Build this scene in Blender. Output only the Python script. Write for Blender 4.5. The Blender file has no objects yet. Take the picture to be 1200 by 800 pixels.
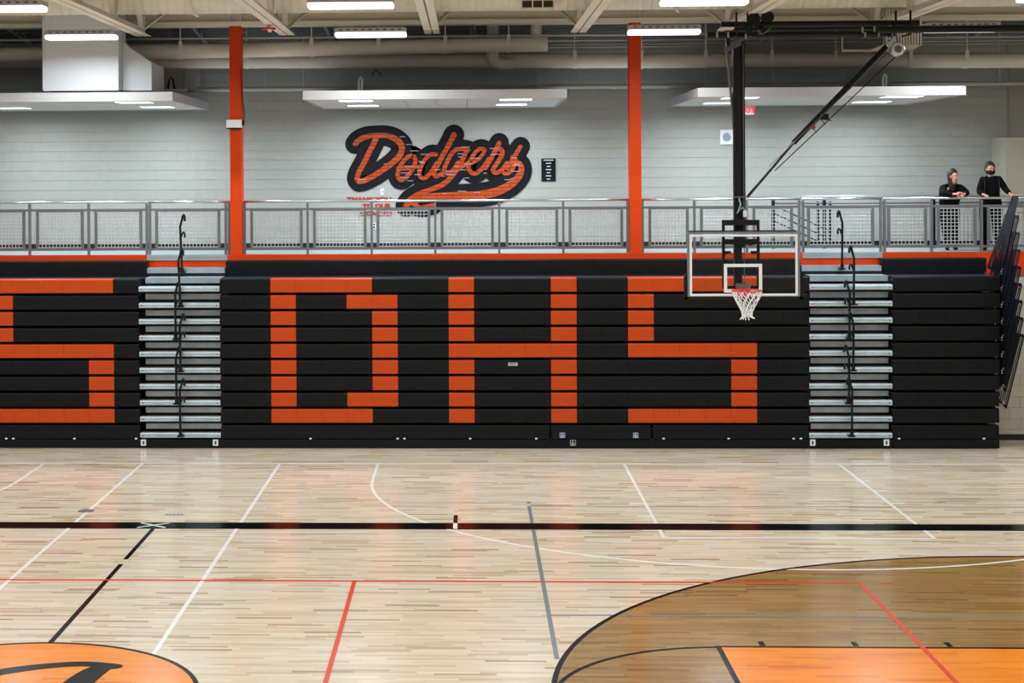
import bpy, bmesh, math, random
from mathutils import Vector, Matrix
random.seed(7)
PI = math.pi
C = bpy.context.scene.collection
S = bpy.context.scene

# ------------------------------------------------------------------ camera
FPX, CX, CY, TH, RHO, H = 1946.0, 475.0, 208.4, math.radians(2.2), 0.0055, 4.88
cam = bpy.data.cameras.new('camera'); co = bpy.data.objects.new('camera', cam); C.objects.link(co)
Rv = Vector((math.cos(TH), math.sin(TH), 0)); Fv = Vector((-math.sin(TH), math.cos(TH), 0)); Uv = Vector((0, 0, 1))
Xc = Rv*math.cos(RHO) - Uv*math.sin(RHO); Yc = Rv*math.sin(RHO) + Uv*math.cos(RHO); Zc = -Fv
M = Matrix((Xc, Yc, Zc)).transposed().to_4x4(); M.translation = Vector((0, 0, H))
co.matrix_world = M
cam.sensor_width = 36; cam.lens = FPX/1200*36
cam.shift_x = (600-CX)/1200; cam.shift_y = -(400-CY)/1200
cam.clip_end = 200
S.camera = co
# ------------------------------------------------------------------ world, exposure
w = bpy.data.worlds.new('world'); S.world = w; w.use_nodes = True
w.node_tree.nodes['Background'].inputs[0].default_value = (0.9, 0.95, 1, 1)
w.node_tree.nodes['Background'].inputs[1].default_value = 0.05
S.view_settings.view_transform = 'Standard'; S.view_settings.look = 'None'
S.view_settings.gamma = 1; S.view_settings.exposure = 0.0; S.view_settings.use_curve_mapping = False
HIGHBAY_W, TROFFER_W = 92.0, 57.0
HIGHBAY_C, TROFFER_C = (0.98, 0.975, 0.965), (0.86, 0.955, 1.0)

# ------------------------------------------------------------------ pixel (1200x800) -> world helpers
def AB(px, py):
    u = px-CX; v = CY-py; c, s = math.cos(RHO), math.sin(RHO)
    return u*c+v*s, -u*s+v*c
def P(px, py, Y):
    a, b = AB(px, py); t = a/FPX; c, s = math.cos(TH), math.sin(TH)
    X = Y*(t*c-s)/(c+t*s); d = -X*s+Y*c
    return Vector((X, Y, H+b*d/FPX))
def PXx(px, Y, py=300): return P(px, py, Y).x
def PZ(px, py, Y): return P(px, py, Y).z
def FL(px, py, z=0.0):
    a, b = AB(px, py); d = -(H-z)*FPX/b; xr = a*d/FPX; c, s = math.cos(TH), math.sin(TH)
    return Vector((xr*c-d*s, xr*s+d*c, z))

# ------------------------------------------------------------------ materials
def lin(c):
    return tuple(((v/255)/12.92 if v <= 10.3 else ((v/255+0.055)/1.055)**2.4) for v in c)
MAT = {}
def mat(name, rgb, rough=0.5, metal=0.0, var=0.06, scale=6.0, bump=0.0, emit=0, spec=0.5, coat=0):
    if name in MAT: return MAT[name]
    m = bpy.data.materials.new(name); m.use_nodes = True; nt = m.node_tree; N = nt.nodes; L = nt.links
    b = N['Principled BSDF']; c = lin(rgb)
    tc = N.new('ShaderNodeTexCoord'); nz = N.new('ShaderNodeTexNoise'); nz.inputs['Scale'].default_value = scale; nz.inputs['Detail'].default_value = 4
    L.new(tc.outputs['Object'], nz.inputs['Vector'])
    r = N.new('ShaderNodeValToRGB')
    r.color_ramp.elements[0].position = 0.3; r.color_ramp.elements[1].position = 0.7
    r.color_ramp.elements[0].color = tuple(v*(1-var) for v in c)+(1,); r.color_ramp.elements[1].color = tuple(min(1, v*(1+var)) for v in c)+(1,)
    L.new(nz.outputs['Fac'], r.inputs['Fac']); L.new(r.outputs['Color'], b.inputs['Base Color'])
    b.inputs['Roughness'].default_value = rough; b.inputs['Metallic'].default_value = metal
    b.inputs['Specular IOR Level'].default_value = spec; b.inputs['Coat Weight'].default_value = coat
    if bump:
        bp = N.new('ShaderNodeBump'); bp.inputs['Strength'].default_value = bump; bp.inputs['Distance'].default_value = 0.01
        n2 = N.new('ShaderNodeTexNoise'); n2.inputs['Scale'].default_value = 60; L.new(tc.outputs['Object'], n2.inputs['Vector'])
        L.new(n2.outputs['Fac'], bp.inputs['Height']); L.new(bp.outputs['Normal'], b.inputs['Normal'])
    if emit:
        b.inputs['Emission Color'].default_value = c+(1,); b.inputs['Emission Strength'].default_value = emit
    MAT[name] = m; return m

def wood(name, cols, rough=0.16, grain=0.10):
    m = bpy.data.materials.new(name); m.use_nodes = True; nt = m.node_tree; N = nt.nodes; L = nt.links
    b = N['Principled BSDF']
    def math_(op, a, c=None):
        n = N.new('ShaderNodeMath'); n.operation = op
        for i, v in enumerate((a, c)):
            if v is None: continue
            if isinstance(v, (int, float)): n.inputs[i].default_value = v
            else: L.new(v, n.inputs[i])
        return n.outputs[0]
    g = N.new('ShaderNodeNewGeometry'); sx = N.new('ShaderNodeSeparateXYZ'); L.new(g.outputs['Position'], sx.inputs[0])
    row = math_('FLOOR', math_('DIVIDE', sx.outputs['Y'], 0.057))
    w1 = N.new('ShaderNodeTexWhiteNoise'); w1.noise_dimensions = '1D'; L.new(row, w1.inputs['W'])
    seg = math_('FLOOR', math_('DIVIDE', math_('ADD', sx.outputs['X'], math_('MULTIPLY', w1.outputs['Value'], 7.0)), 0.62))
    cb = N.new('ShaderNodeCombineXYZ'); L.new(row, cb.inputs[0]); L.new(seg, cb.inputs[1])
    w2 = N.new('ShaderNodeTexWhiteNoise'); w2.noise_dimensions = '2D'; L.new(cb.outputs[0], w2.inputs['Vector'])
    r = N.new('ShaderNodeValToRGB'); e = r.color_ramp.elements
    e[0].position = 0; e[0].color = lin(cols[0][1])+(1,); e[1].position = 1; e[1].color = lin(cols[-1][1])+(1,)
    for p, c in cols[1:-1]:
        x = e.new(p); x.color = lin(c)+(1,)
    L.new(w2.outputs['Value'], r.inputs['Fac'])
    mp = N.new('ShaderNodeMapping'); mp.inputs['Scale'].default_value = (1.2, 45, 1); L.new(g.outputs['Position'], mp.inputs['Vector'])
    nz = N.new('ShaderNodeTexNoise'); nz.inputs['Scale'].default_value = 2.0; nz.inputs['Detail'].default_value = 5; L.new(mp.outputs[0], nz.inputs['Vector'])
    mx = N.new('ShaderNodeMix'); mx.data_type = 'RGBA'; mx.blend_type = 'MULTIPLY'; mx.inputs[0].default_value = 1
    gr = N.new('ShaderNodeValToRGB'); gr.color_ramp.elements[0].position = 0.3; gr.color_ramp.elements[1].position = 0.7
    k = 1-grain*2; gr.color_ramp.elements[0].color = (k, k*0.98, k*0.95, 1); gr.color_ramp.elements[1].color = (1, 1, 1, 1)
    L.new(nz.outputs['Fac'], gr.inputs['Fac']); L.new(r.outputs['Color'], mx.inputs[6]); L.new(gr.outputs['Color'], mx.inputs[7])
    L.new(mx.outputs[2], b.inputs['Base Color'])
    b.inputs['Roughness'].default_value = rough; b.inputs['Specular IOR Level'].default_value = 0.45
    MAT[name] = m; return m

maple = wood('maple', [(0, (166, 142, 112)), (0.04, (186, 166, 138)), (0.12, (201, 187, 163)), (0.4, (211, 200, 179)), (0.75, (218, 208, 189)), (1, (224, 215, 199))], grain=0.05)
brown_wood = wood('brown_stained_maple', [(0, (122, 92, 50)), (0.05, (136, 104, 58)), (0.2, (146, 114, 66)), (0.6, (154, 121, 71)), (1, (166, 133, 82))])
orange_wood = wood('orange_stained_maple', [(0, (206, 112, 20)), (0.08, (228, 128, 22)), (0.4, (236, 137, 26)), (1, (240, 146, 38))], grain=0.05)
WALL = mat('painted_block', (173, 175, 171), 0.55, var=0.03, bump=0.25)
WALLB = mat('mortar_joint', (163, 164, 160), 0.8, var=0.04)
LWALL = mat('beige_block', (186, 182, 168), 0.6, var=0.03, bump=0.25)
BLK = mat('black_plastic', (13, 16, 20), 0.5, var=0.08, spec=0.2)
BLK2 = mat('black_panel', (13, 17, 26), 0.45, var=0.08, spec=0.2)
CARC = mat('dark_understructure', (14, 17, 26), 0.5)
ORG = mat('orange_plastic', (196, 70, 10), 0.42, var=0.04, spec=0.3)
ORGP = mat('orange_paint', (210, 64, 4), 0.55, var=0.03, spec=0.25)
BASEB = mat('black_rubber', (16, 16, 18), 0.5)
STEELG = mat('grey_painted_steel', (112, 115, 120), 0.4, 0.3)
SILV = mat('brushed_steel', (205, 207, 208), 0.28, 0.9, var=0.03)
WIRE = mat('galvanised_wire', (190, 194, 196), 0.5, 0.2)
ALU = mat('mill_aluminium', (168, 186, 198), 0.38, 0.5, var=0.12, scale=3)
ALUD = mat('dull_aluminium', (190, 202, 212), 0.45, 0.3, var=0.18, scale=3)
CONC = mat('grey_concrete', (150, 162, 166), 0.5, var=0.08)
BEIGE = mat('beige_painted_steel', (236, 232, 222), 0.5, var=0.03)
DUCT = mat('painted_duct', (230, 227, 222), 0.45, var=0.04, scale=2)
GDUCT = mat('galvanised_duct', (186, 188, 190), 0.4, 0.2, var=0.05, scale=2)
WDUCT = mat('white_duct', (204, 213, 222), 0.5, var=0.02, scale=2)
DECK = mat('roof_deck', (120, 122, 124), 0.6, var=0.05)
WHITE = mat('white_paint', (236, 240, 244), 0.5, var=0.02)
EDGE = mat('cloud_edge_paint', (176, 180, 184), 0.6, var=0.02)
CLOUD = mat('white_ceiling_tile', (205, 206, 204), 0.8, var=0.03, scale=30)
LENS = mat('lit_lens', (250, 252, 255), 0.4, emit=1.6)
TLENS = mat('lit_troffer_lens', (246, 251, 255), 0.4, emit=2.5)
BSTEEL = mat('black_steel', (14, 16, 20), 0.45, 0.0, spec=0.3)
GREYM = mat('grey_metal', (110, 112, 115), 0.4, 0.5)
RED = mat('red_rim', (214, 48, 30), 0.4)
REDP = mat('red_paint', (200, 30, 35), 0.5)
NET = mat('white_cord', (240, 245, 250), 0.8)
NAVY = mat('navy_steel', (24, 28, 42), 0.35, 0.3)
LWHITE = mat('white_floor_paint', (232, 234, 232), 0.16)
LBLACK = mat('black_floor_paint', (8, 8, 10), 0.16, spec=0.1)
LRED = mat('red_floor_paint', (206, 62, 18), 0.2, spec=0.3)
LGREY = mat('grey_floor_paint', (118, 132, 142), 0.16)
LBLUE = mat('blue_floor_paint', (110, 140, 175), 0.2)
DSIGN = mat('black_sign_board', (10, 12, 20), 0.75, spec=0.25)
SKIN = mat('skin', (214, 160, 140), 0.5)
CLOTH = mat('black_cloth', (9, 10, 14), 0.9, bump=0.3, spec=0.15)
HAIR1 = mat('dark_brown_hair', (50, 38, 33), 0.6, var=0.25, scale=40)
HAIR2 = mat('brown_hair', (48, 34, 26), 0.6, var=0.25, scale=40)
MASKM = mat('black_mask_cloth', (10, 10, 12), 0.9)
BLUE = mat('blue_sign', (40, 90, 150), 0.5)

def glass_mat():
    m = bpy.data.materials.new('clear_glass'); m.use_nodes = True; nt = m.node_tree; N = nt.nodes; L = nt.links
    N.remove(N['Principled BSDF']); o = N['Material Output']
    t = N.new('ShaderNodeBsdfTransparent'); t.inputs[0].default_value = (0.93, 0.96, 0.95, 1)
    g = N.new('ShaderNodeBsdfGlossy'); g.inputs['Roughness'].default_value = 0.03
    f = N.new('ShaderNodeFresnel'); f.inputs[0].default_value = 1.3
    nz = N.new('ShaderNodeTexNoise'); nz.inputs['Scale'].default_value = 3
    mx = N.new('ShaderNodeMixShader'); L.new(f.outputs[0], mx.inputs[0]); L.new(t.outputs[0], mx.inputs[1]); L.new(g.outputs[0], mx.inputs[2])
    L.new(mx.outputs[0], o.inputs[0]); return m
GLASS = glass_mat()

def brick_mat():
    m = bpy.data.materials.new('orange_brick_print'); m.use_nodes = True; nt = m.node_tree; N = nt.nodes; L = nt.links
    b = N['Principled BSDF']; g = N.new('ShaderNodeNewGeometry'); s = N.new('ShaderNodeSeparateXYZ'); c = N.new('ShaderNodeCombineXYZ')
    L.new(g.outputs['Position'], s.inputs[0]); L.new(s.outputs['X'], c.inputs[0]); L.new(s.outputs['Z'], c.inputs[1])
    t = N.new('ShaderNodeTexBrick'); L.new(c.outputs[0], t.inputs['Vector'])
    t.inputs['Scale'].default_value = 1; t.inputs['Brick Width'].default_value = 0.33; t.inputs['Row Height'].default_value = 0.078
    t.inputs['Mortar Size'].default_value = 0.008; t.inputs['Color1'].default_value = lin((190, 78, 34))+(1,); t.inputs['Color2'].default_value = lin((180, 66, 22))+(1,)
    t.inputs['Mortar'].default_value = lin((104, 44, 26))+(1,)
    L.new(t.outputs['Color'], b.inputs['Base Color']); b.inputs['Roughness'].default_value = 0.6; b.inputs['Specular IOR Level'].default_value = 0.2
    return m
BRICKP = brick_mat()

# ------------------------------------------------------------------ mesh builder
class MB:
    def __init__(s): s.v = []; s.f = []
    def box(s, x0, x1, y0, y1, z0, z1):
        n = len(s.v)
        s.v += [(x0,y0,z0),(x1,y0,z0),(x1,y1,z0),(x0,y1,z0),(x0,y0,z1),(x1,y0,z1),(x1,y1,z1),(x0,y1,z1)]
        s.f += [(n,n+3,n+2,n+1),(n+4,n+5,n+6,n+7),(n,n+1,n+5,n+4),(n+1,n+2,n+6,n+5),(n+2,n+3,n+7,n+6),(n+3,n,n+4,n+7)]
        return s
    def bar(s, p0, p1, wd, ht, up=(0,0,1)):
        """box of section wd x ht swept from p0 to p1"""
        p0 = Vector(p0); p1 = Vector(p1); d = (p1-p0).normalized(); up = Vector(up)
        if abs(d.dot(up)) > 0.98: up = Vector((0,1,0))
        a = d.cross(up).normalized()*wd/2; b = a.cross(d).normalized()*ht/2
        n = len(s.v)
        for p in (p0, p1):
            for q in (-a-b, a-b, a+b, -a+b): s.v.append(tuple(p+q))
        s.f += [(n,n+1,n+2,n+3),(n+7,n+6,n+5,n+4),(n,n+4,n+5,n+1),(n+1,n+5,n+6,n+2),(n+2,n+6,n+7,n+3),(n+3,n+7,n+4,n)]
        return s
    def tube(s, pts, r, k=8, caps=True, close=False):
        pts = [Vector(p) for p in pts]; n0 = len(s.v); m = len(pts)
        rs = r if isinstance(r, (list, tuple)) else [r]*m
        ref = None
        for i, p in enumerate(pts):
            if close: d = pts[(i+1) % m]-pts[i-1]
            else: d = pts[min(i+1, m-1)]-pts[max(i-1, 0)]
            d.normalize()
            if ref is None:
                ref = Vector((0,0,1)) if abs(d.z) < 0.9 else Vector((0,1,0))
            a = d.cross(ref).normalized(); b = a.cross(d).normalized(); ref = b
            for j in range(k):
                t = 2*PI*j/k; s.v.append(tuple(p+(a*math.cos(t)+b*math.sin(t))*rs[i]))
        for i in range(m if close else m-1):
            i2 = (i+1) % m
            for j in range(k):
                j2 = (j+1) % k
                s.f.append((n0+i*k+j, n0+i*k+j2, n0+i2*k+j2, n0+i2*k+j))
        if caps and not close:
            s.f.append(tuple(n0+j for j in reversed(range(k)))); s.f.append(tuple(n0+(m-1)*k+j for j in range(k)))
        return s
    def prism(s, poly, a, b, axis='x'):
        """extrude polygon along axis; poly in the two other axes order"""
        n = len(s.v); k = len(poly)
        for t in (a, b):
            for (u, v) in poly:
                s.v.append((t,u,v) if axis == 'x' else ((u,t,v) if axis == 'y' else (u,v,t)))
        s.f.append(tuple(range(n, n+k))); s.f.append(tuple(n+k+i for i in reversed(range(k))))
        for i in range(k):
            j = (i+1) % k; s.f.append((n+j, n+i, n+k+i, n+k+j))
        return s
    def ribbon(s, pts, rs, to3, t0, t1):
        """round-ended 2D stroke; to3(u,v,t)->xyz"""
        P2 = [Vector((p[0], p[1])) for p in pts]
        # smooth (catmull-rom)
        out = []; rr = []
        for i in range(len(P2)-1):
            p0 = P2[max(i-1,0)]; p1 = P2[i]; p2 = P2[i+1]; p3 = P2[min(i+2, len(P2)-1)]
            for q in range(5):
                t = q/5; out.append(0.5*((2*p1)+(-p0+p2)*t+(2*p0-5*p1+4*p2-p3)*t*t+(-p0+3*p1-3*p2+p3)*t**3)); rr.append(rs[i]*(1-t)+rs[i+1]*t)
        out.append(P2[-1]); rr.append(rs[-1])
        left = []; right = []
        m = len(out)
        for i in range(m):
            d = (out[min(i+1,m-1)]-out[max(i-1,0)]).normalized(); nn = Vector((-d.y, d.x))
            left.append(out[i]+nn*rr[i]); right.append(out[i]-nn*rr[i])
        # quads per segment + discs at all joints (each closed prism)
        def poly(pl, t0, t1):
            n = len(s.v); k = len(pl)
            for t in (t0, t1):
                for p in pl: s.v.append(tuple(to3(p[0], p[1], t)))
            s.f.append(tuple(range(n, n+k))); s.f.append(tuple(n+k+i for i in reversed(range(k))))
            for i in range(k):
                j = (i+1) % k; s.f.append((n+j, n+i, n+k+i, n+k+j))
        n = len(s.v)
        for i in range(m):
            for t in (t0, t1):
                s.v.append(tuple(to3(left[i].x, left[i].y, t))); s.v.append(tuple(to3(right[i].x, right[i].y, t)))
        for i in range(m-1):
            a = n+i*4; b = a+4
            s.f += [(a, a+1, b+1, b), (a+2, b+2, b+3, a+3), (a, b, b+2, a+2), (a+1, a+3, b+3, b+1)]
        for e, o in ((0, 1), (m-1, -1)):
            cc = out[e]; poly([(cc.x+rr[e]*math.cos(q*PI/8), cc.y+rr[e]*math.sin(q*PI/8)) for q in range(16)], t0, t1-0.00015)
        return s
    def build(s, name, m, parent=None, smooth=False, origin=None, fixn=False, tags=None):
        off = Vector((0,0,0))
        if parent is not None:
            q = parent
            while q is not None: off += q.location; q = q.parent
        elif origin is not None: off = Vector(origin)
        me = bpy.data.meshes.new(name); me.from_pydata([(a-off.x, b-off.y, c-off.z) for a, b, c in s.v], [], s.f)
        if fixn:
            bm = bmesh.new(); bm.from_mesh(me); bmesh.ops.recalc_face_normals(bm, faces=bm.faces); bm.to_mesh(me); bm.free()
        me.materials.append(m); me.update()
        if smooth: me.polygons.foreach_set('use_smooth', [True]*len(me.polygons))
        o = bpy.data.objects.new(name, me); C.objects.link(o)
        if parent is not None: o.parent = parent
        elif origin is not None: o.location = off
        if tags: tag(o, *tags)
        return o
def tag(o, label=None, cat=None, group=None, kind=None):
    if label: o['label'] = label
    if cat: o['category'] = cat
    if group: o['group'] = group
    if kind: o['kind'] = kind
    return o
def thing(name, loc, label, cat, group=None):
    o = bpy.data.objects.new(name, None); C.objects.link(o); o.location = loc; o.empty_display_size = 0.2
    return tag(o, label, cat, group)
def struct(o): o['kind'] = 'structure'; return o
def bevel(o, w_=0.005, seg=2):
    b = o.modifiers.new('bevel', 'BEVEL'); b.width = w_; b.segments = seg; b.limit_method = 'ANGLE'; return o
def autosmooth(o, deg=40):
    me = o.data; me.polygons.foreach_set('use_smooth', [True]*len(me.polygons))
    bm = bmesh.new(); bm.from_mesh(me)
    for e in bm.edges:
        if len(e.link_faces) == 2 and e.calc_face_angle(0) > math.radians(deg): e.smooth = False
    bm.to_mesh(me); bm.free(); return o
def place(me, name, parent, loc):
    o = bpy.data.objects.new(name, me); C.objects.link(o); o.parent = parent; o.location = loc; return o
def text_mesh(body, size, thick, m, name, parent, loc, align='CENTER', spacing=1.0, bold=0.0, rot=(PI/2,0,0)):
    cu = bpy.data.curves.new('txt', 'FONT'); cu.body = body; cu.size = size; cu.extrude = thick; cu.align_x = align; cu.align_y = 'CENTER'
    cu.space_character = spacing; cu.offset = bold
    t = bpy.data.objects.new('txt', cu); C.objects.link(t)
    dg = bpy.context.evaluated_depsgraph_get(); me = bpy.data.meshes.new_from_object(t.evaluated_get(dg)); me.name = name
    bpy.data.objects.remove(t); me.materials.clear(); me.materials.append(m)
    me.transform(Matrix.Rotation(rot[0], 4, 'X'))
    off = Vector((0,0,0)); q = parent
    while q is not None: off += q.location; q = q.parent
    o = bpy.data.objects.new(name, me); C.objects.link(o); o.parent = parent; o.location = Vector(loc)-off
    return o

YW, YF, YB, ZM = 33.9, 30.95, 29.95, 3.46          # back wall, mezzanine edge, bleacher front, mezzanine floor
# ================================================================== SETTING
floor = struct(MB().box(-22, 20, -3, YF, -0.2, 0).build('floor', maple, origin=(0,0,0)))
struct(MB().box(-22, 20, -3.2, -3, -0.2, 10).build('wall_front', LWALL))
struct(MB().box(-22.2, -22, -3.2, 34.2, -0.2, 10).build('wall_left', LWALL))
struct(MB().box(20, 20.2, -3.2, 34.2, -0.2, 10).build('wall_right', LWALL))
cb = MB().box(-22.2, 20.2, -3.2, 31.5, 9.6, 9.8)
struct(cb.build('ceiling', mat('cream_roof_deck', (190, 186, 176), 0.7)))
# mezzanine slab
struct(MB().box(-22, 20, YF+0.01, YW, ZM-0.45, ZM).build('floor_mezzanine', CONC))
# lower wall, CMU blocks where it shows at the right
lw = struct(MB().box(-22, 20, YF, YF+0.2, 0, ZM-0.46).build('wall_back_lower', WALLB, origin=(0, YF, 0)))
blk_l = MB().box(-0.1975, 0.1975, -0.012, 0.0, -0.0975, 0.0975).build('block', LWALL); bm_l = blk_l.data; bpy.data.objects.remove(blk_l)
x_r = 9.3
for r in range(15):
    for c in range(9):
        place(bm_l, 'block', lw, (x_r+c*0.4+(0.2 if r % 2 else 0), 0, 0.1+r*0.2))
# band of orange paint on the fascia with aisle notches
AIS = [(PXx(172.5, YF), PXx(266.5, YF)), (PXx(940, YF), PXx(1033.5, YF))]
fx = [-22] + [v for a in AIS for v in a] + [20]
fb = MB()
for i in range(0, 6, 2):
    fb.box(fx[i], fx[i+1], YF-0.03, YF+0.005, ZM-0.40, ZM+0.005)
for a in AIS: fb.box(a[0], a[1], YF-0.03, YF+0.005, ZM-0.40, ZM-0.10)
struct(fb.build('trim_1', ORGP))
for k, a in enumerate(AIS):
    m_ = MB().box(a[0], a[1], YF-0.035, YF+0.005, ZM-0.05, ZM+0.004).box(a[0], a[1], YF-0.05, YF+0.005, ZM-0.10, ZM-0.055)
    struct(m_.build('trim_%d' % (k+2), CONC))
struct(MB().box(9.0, 20, YF-0.02, YF, 0, 0.11).build('baseboard_lower', BASEB))
# back wall of blocks
wb = struct(MB().box(-22, 20, YW, YW+0.2, ZM-0.4, 8.6).build('wall_back', WALLB, origin=(0, YW, 0)))
blk = MB().box(-0.1993, 0.1993, -0.012, 0, -0.0974, 0.0974).build('block', WALL); bme = blk.data; bpy.data.objects.remove(blk)
cells = []
for r in range(21):
    for c in range(-33, 33):
        x = c*0.4+(0.2 if r % 2 else 0); z = ZM+0.1+r*0.2
        cells.append(((abs(x-0.5)/1.9)**2+(z-5.4)**2*9 if z < 6.3 else 999+r, x, z))
cells.sort(key=lambda t: t[0])
for d_, x, z in cells[:300]: place(bme, 'block', wb, (x, 0, z))
rest = MB()
for d_, x, z in cells[300:]: rest.box(x-0.1993, x+0.1993, YW-0.012, YW, z-0.0974, z+0.0974)
tag(rest.build('block_field', WALL, wb), kind='stuff')
struct(MB().box(-22, 20, YW-0.03, YW-0.012, ZM, ZM+0.10).build('baseboard_back', BASEB))
# low roof of ribbed deck over the mezzanine (slopes down to the wall)
dk = MB(); n = 26; y0, z0, y1, z1 = 31.35, 8.55, YW, 7.62
prof = []
for i in range(n):
    t = i/n; yy = y0+(y1-y0)*t; zz = z0+(z1-z0)*t; dd = (y1-y0)/n
    prof += [(yy, zz), (yy+dd*0.45, zz-(z0-z1)/n*0.45), (yy+dd*0.55, zz+0.035), (yy+dd*0.95, zz+0.035-(z0-z1)/n*0.4)]
prof += [(y1, z1), (y1, 9), (y0, 9)]
dk.prism(prof, -22, 20, 'x'); struct(dk.build('ceiling_mezzanine', DECK, fixn=True))
# nearer upper wall at the far right
xn = PXx(1179, 33.0, 200)
struct(MB().box(xn, 20, 33.0, YW-0.02, ZM, PZ(1190, 161, 33.0)).build('wall_side', LWALL))
struct(MB().box(PXx(1181.5, 33.85, 130), PXx(1181.5, 33.85, 130)+0.03, 33.86, YW-0.013, PZ(1190, 161, 33.0), 7.6).build('trim_4', WALLB))

# ------------------------------------------------------------------ court paint (parts of the floor)
def fpoly(name, m, pts, z=0.0008):
    b = MB(); b.prism([(p[0], p[1]) for p in pts], -0.01, z*2.5, 'z'); return b.build(name, m, floor, fixn=True)
def frect(name, m, x0, x1, y0, y1, z=0.0012): return MB().box(x0, x1, y0, y1, -0.01, z*2.5).build(name, m, floor)
def farc(name, m, cx, cy, r, a0, a1, wd=0.05, z=0.0016, n=72, lead=None):
    b = MB(); pts = []
    for i in range(n+1):
        a = math.radians(a0+(a1-a0)*i/n); pts.append((math.cos(a), math.sin(a)))
    for i in range(n):
        (c0, s0), (c1, s1) = pts[i], pts[i+1]; k = len(b.v)
        for z_ in (-0.01, z*2.5):
            b.v += [(cx+c0*(r-wd), cy+s0*(r-wd), z_), (cx+c0*r, cy+s0*r, z_), (cx+c1*r, cy+s1*r, z_), (cx+c1*(r-wd), cy+s1*(r-wd), z_)]
        b.f += [(k+4,k+5,k+6,k+7), (k,k+3,k+2,k+1), (k,k+1,k+5,k+4), (k+2,k+3,k+7,k+6), (k+1,k+2,k+6,k+5), (k+3,k,k+4,k+7)]
    return b.build(name, m, floor, fixn=True)
YC, XC = 15.51, -4.44
HX = 6.76; R3 = 6.02
# brown three-point zone
pts = [(HX+R3*math.cos(math.radians(a)), YC+R3*math.sin(math.radians(a))) for a in range(90, 271, 3)] + [(HX+1.6, YC-R3), (HX+1.6, YC+R3)]
fpoly('stained_zone', brown_wood, pts, 0.0006)
# orange lane
frect('painted_lane', orange_wood, 2.57, 8.36, YC-1.83, YC+1.83, 0.0009)
farc('court_line', LBLACK, HX, YC, R3, 90, 270, 0.055)
frect('court_line', LBLACK, HX, 8.36, YC+R3-0.055, YC+R3, 0.0016)
farc('court_line', LBLACK, 2.57, YC, 1.83, 90, 270, 0.05)
frect('court_line', LBLACK, 2.52, 8.36, YC+1.80, YC+1.85, 0.0018)
frect('court_line', LBLACK, 2.52, 8.36, YC-1.85, YC-1.80, 0.0018)
frect('court_line', LBLACK, 2.53, 2.585, YC-1.83, YC+1.83, 0.0020)
for px in (893, 1002, 1111):
    p = FL(px, 755); frect('lane_mark', LBLACK, p.x-0.03, p.x+0.03, YC+1.87, YC+2.03, 0.0012)
# black sideline + centre line + centre circle
frect('sideline', LBLACK, -22, 20, 23.05, 23.46, 0.0020)
frect('centre_line', LBLACK, XC-0.03, XC+0.03, YC+1.86, FL(137, 661).y, 0.0012)
frect('centre_line', LBLACK, XC-0.03, XC+0.03, FL(143, 655).y, 23.05, 0.0012)
circ = [(XC+1.84*math.cos(math.radians(a)), YC+1.84*math.sin(math.radians(a))) for a in range(0, 360, 4)]
fpoly('centre_circle', orange_wood, circ, 0.0009)
farc('centre_ring', LBLACK, XC, YC, 1.86, 0, 360, 0.05, 0.0014, 96)
b = MB(); t3 = lambda u, v, t: (u, v, t)
def fl2(l): return [tuple(FL(a, c))[:2] for a, c in l]
b.ribbon(fl2([(-48, 806), (-20, 793.5), (10, 786), (60, 780), (100, 778), (134, 781)]), [0.05, 0.085, 0.10, 0.085, 0.08, 0.085], t3, -0.01, 0.0046)
b.ribbon(fl2([(126, 780.5), (112, 786), (96, 797), (78, 812), (62, 830)]), [0.09, 0.13, 0.15, 0.15, 0.13], t3, -0.01, 0.0047)
b.build('script_letter', LBLACK, floor, fixn=True)
# white cross-court lines
KX0, KX1, YBL, KXC = 2.62, 6.28, 28.34, 4.45
frect('court_line', LWHITE, -22, 20, YBL, YBL+0.05)
for x in (FL(731, 543).x, FL(982, 543).x): frect('court_line', LWHITE, x-0.025, x+0.025, 22.53, YBL)
xl, xr_ = FL(731, 543).x, FL(982, 543).x; KXC = (xl+xr_)/2
frect('court_line', LWHITE, xl, xr_, 22.53, 22.58, 0.0013)
farc('court_line', LWHITE, KXC, 26.74, 6.02, 180, 360, 0.05, 0.0013, 96)
for x in (KXC-6.02, KXC+5.97): frect('court_line', LWHITE, x, x+0.05, 26.74, YBL, 0.0024)
for x, ye in ((FL(167, 543).x, 9), (FL(328, 543).x, 16.95)): frect('court_line', LWHITE, x-0.025, x+0.025, ye, YBL)
xa = FL(167, 543).x
farc('court_line', LWHITE, xa-7.7, 26.74, 6.02, 270, 360, 0.05, 0.0013); frect('court_line', LWHITE, xa-1.73, xa-1.68, 26.74, YBL, 0.0013)
for py in (574, 589, 604.5, 621):
    for x, sg in ((xl-0.025, -1), (xr_+0.025, 1)):
        y = FL(600, py).y; frect('lane_mark', LWHITE, min(x, x+sg*0.2), max(x, x+sg*0.2), y-0.02, y+0.02)
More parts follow.
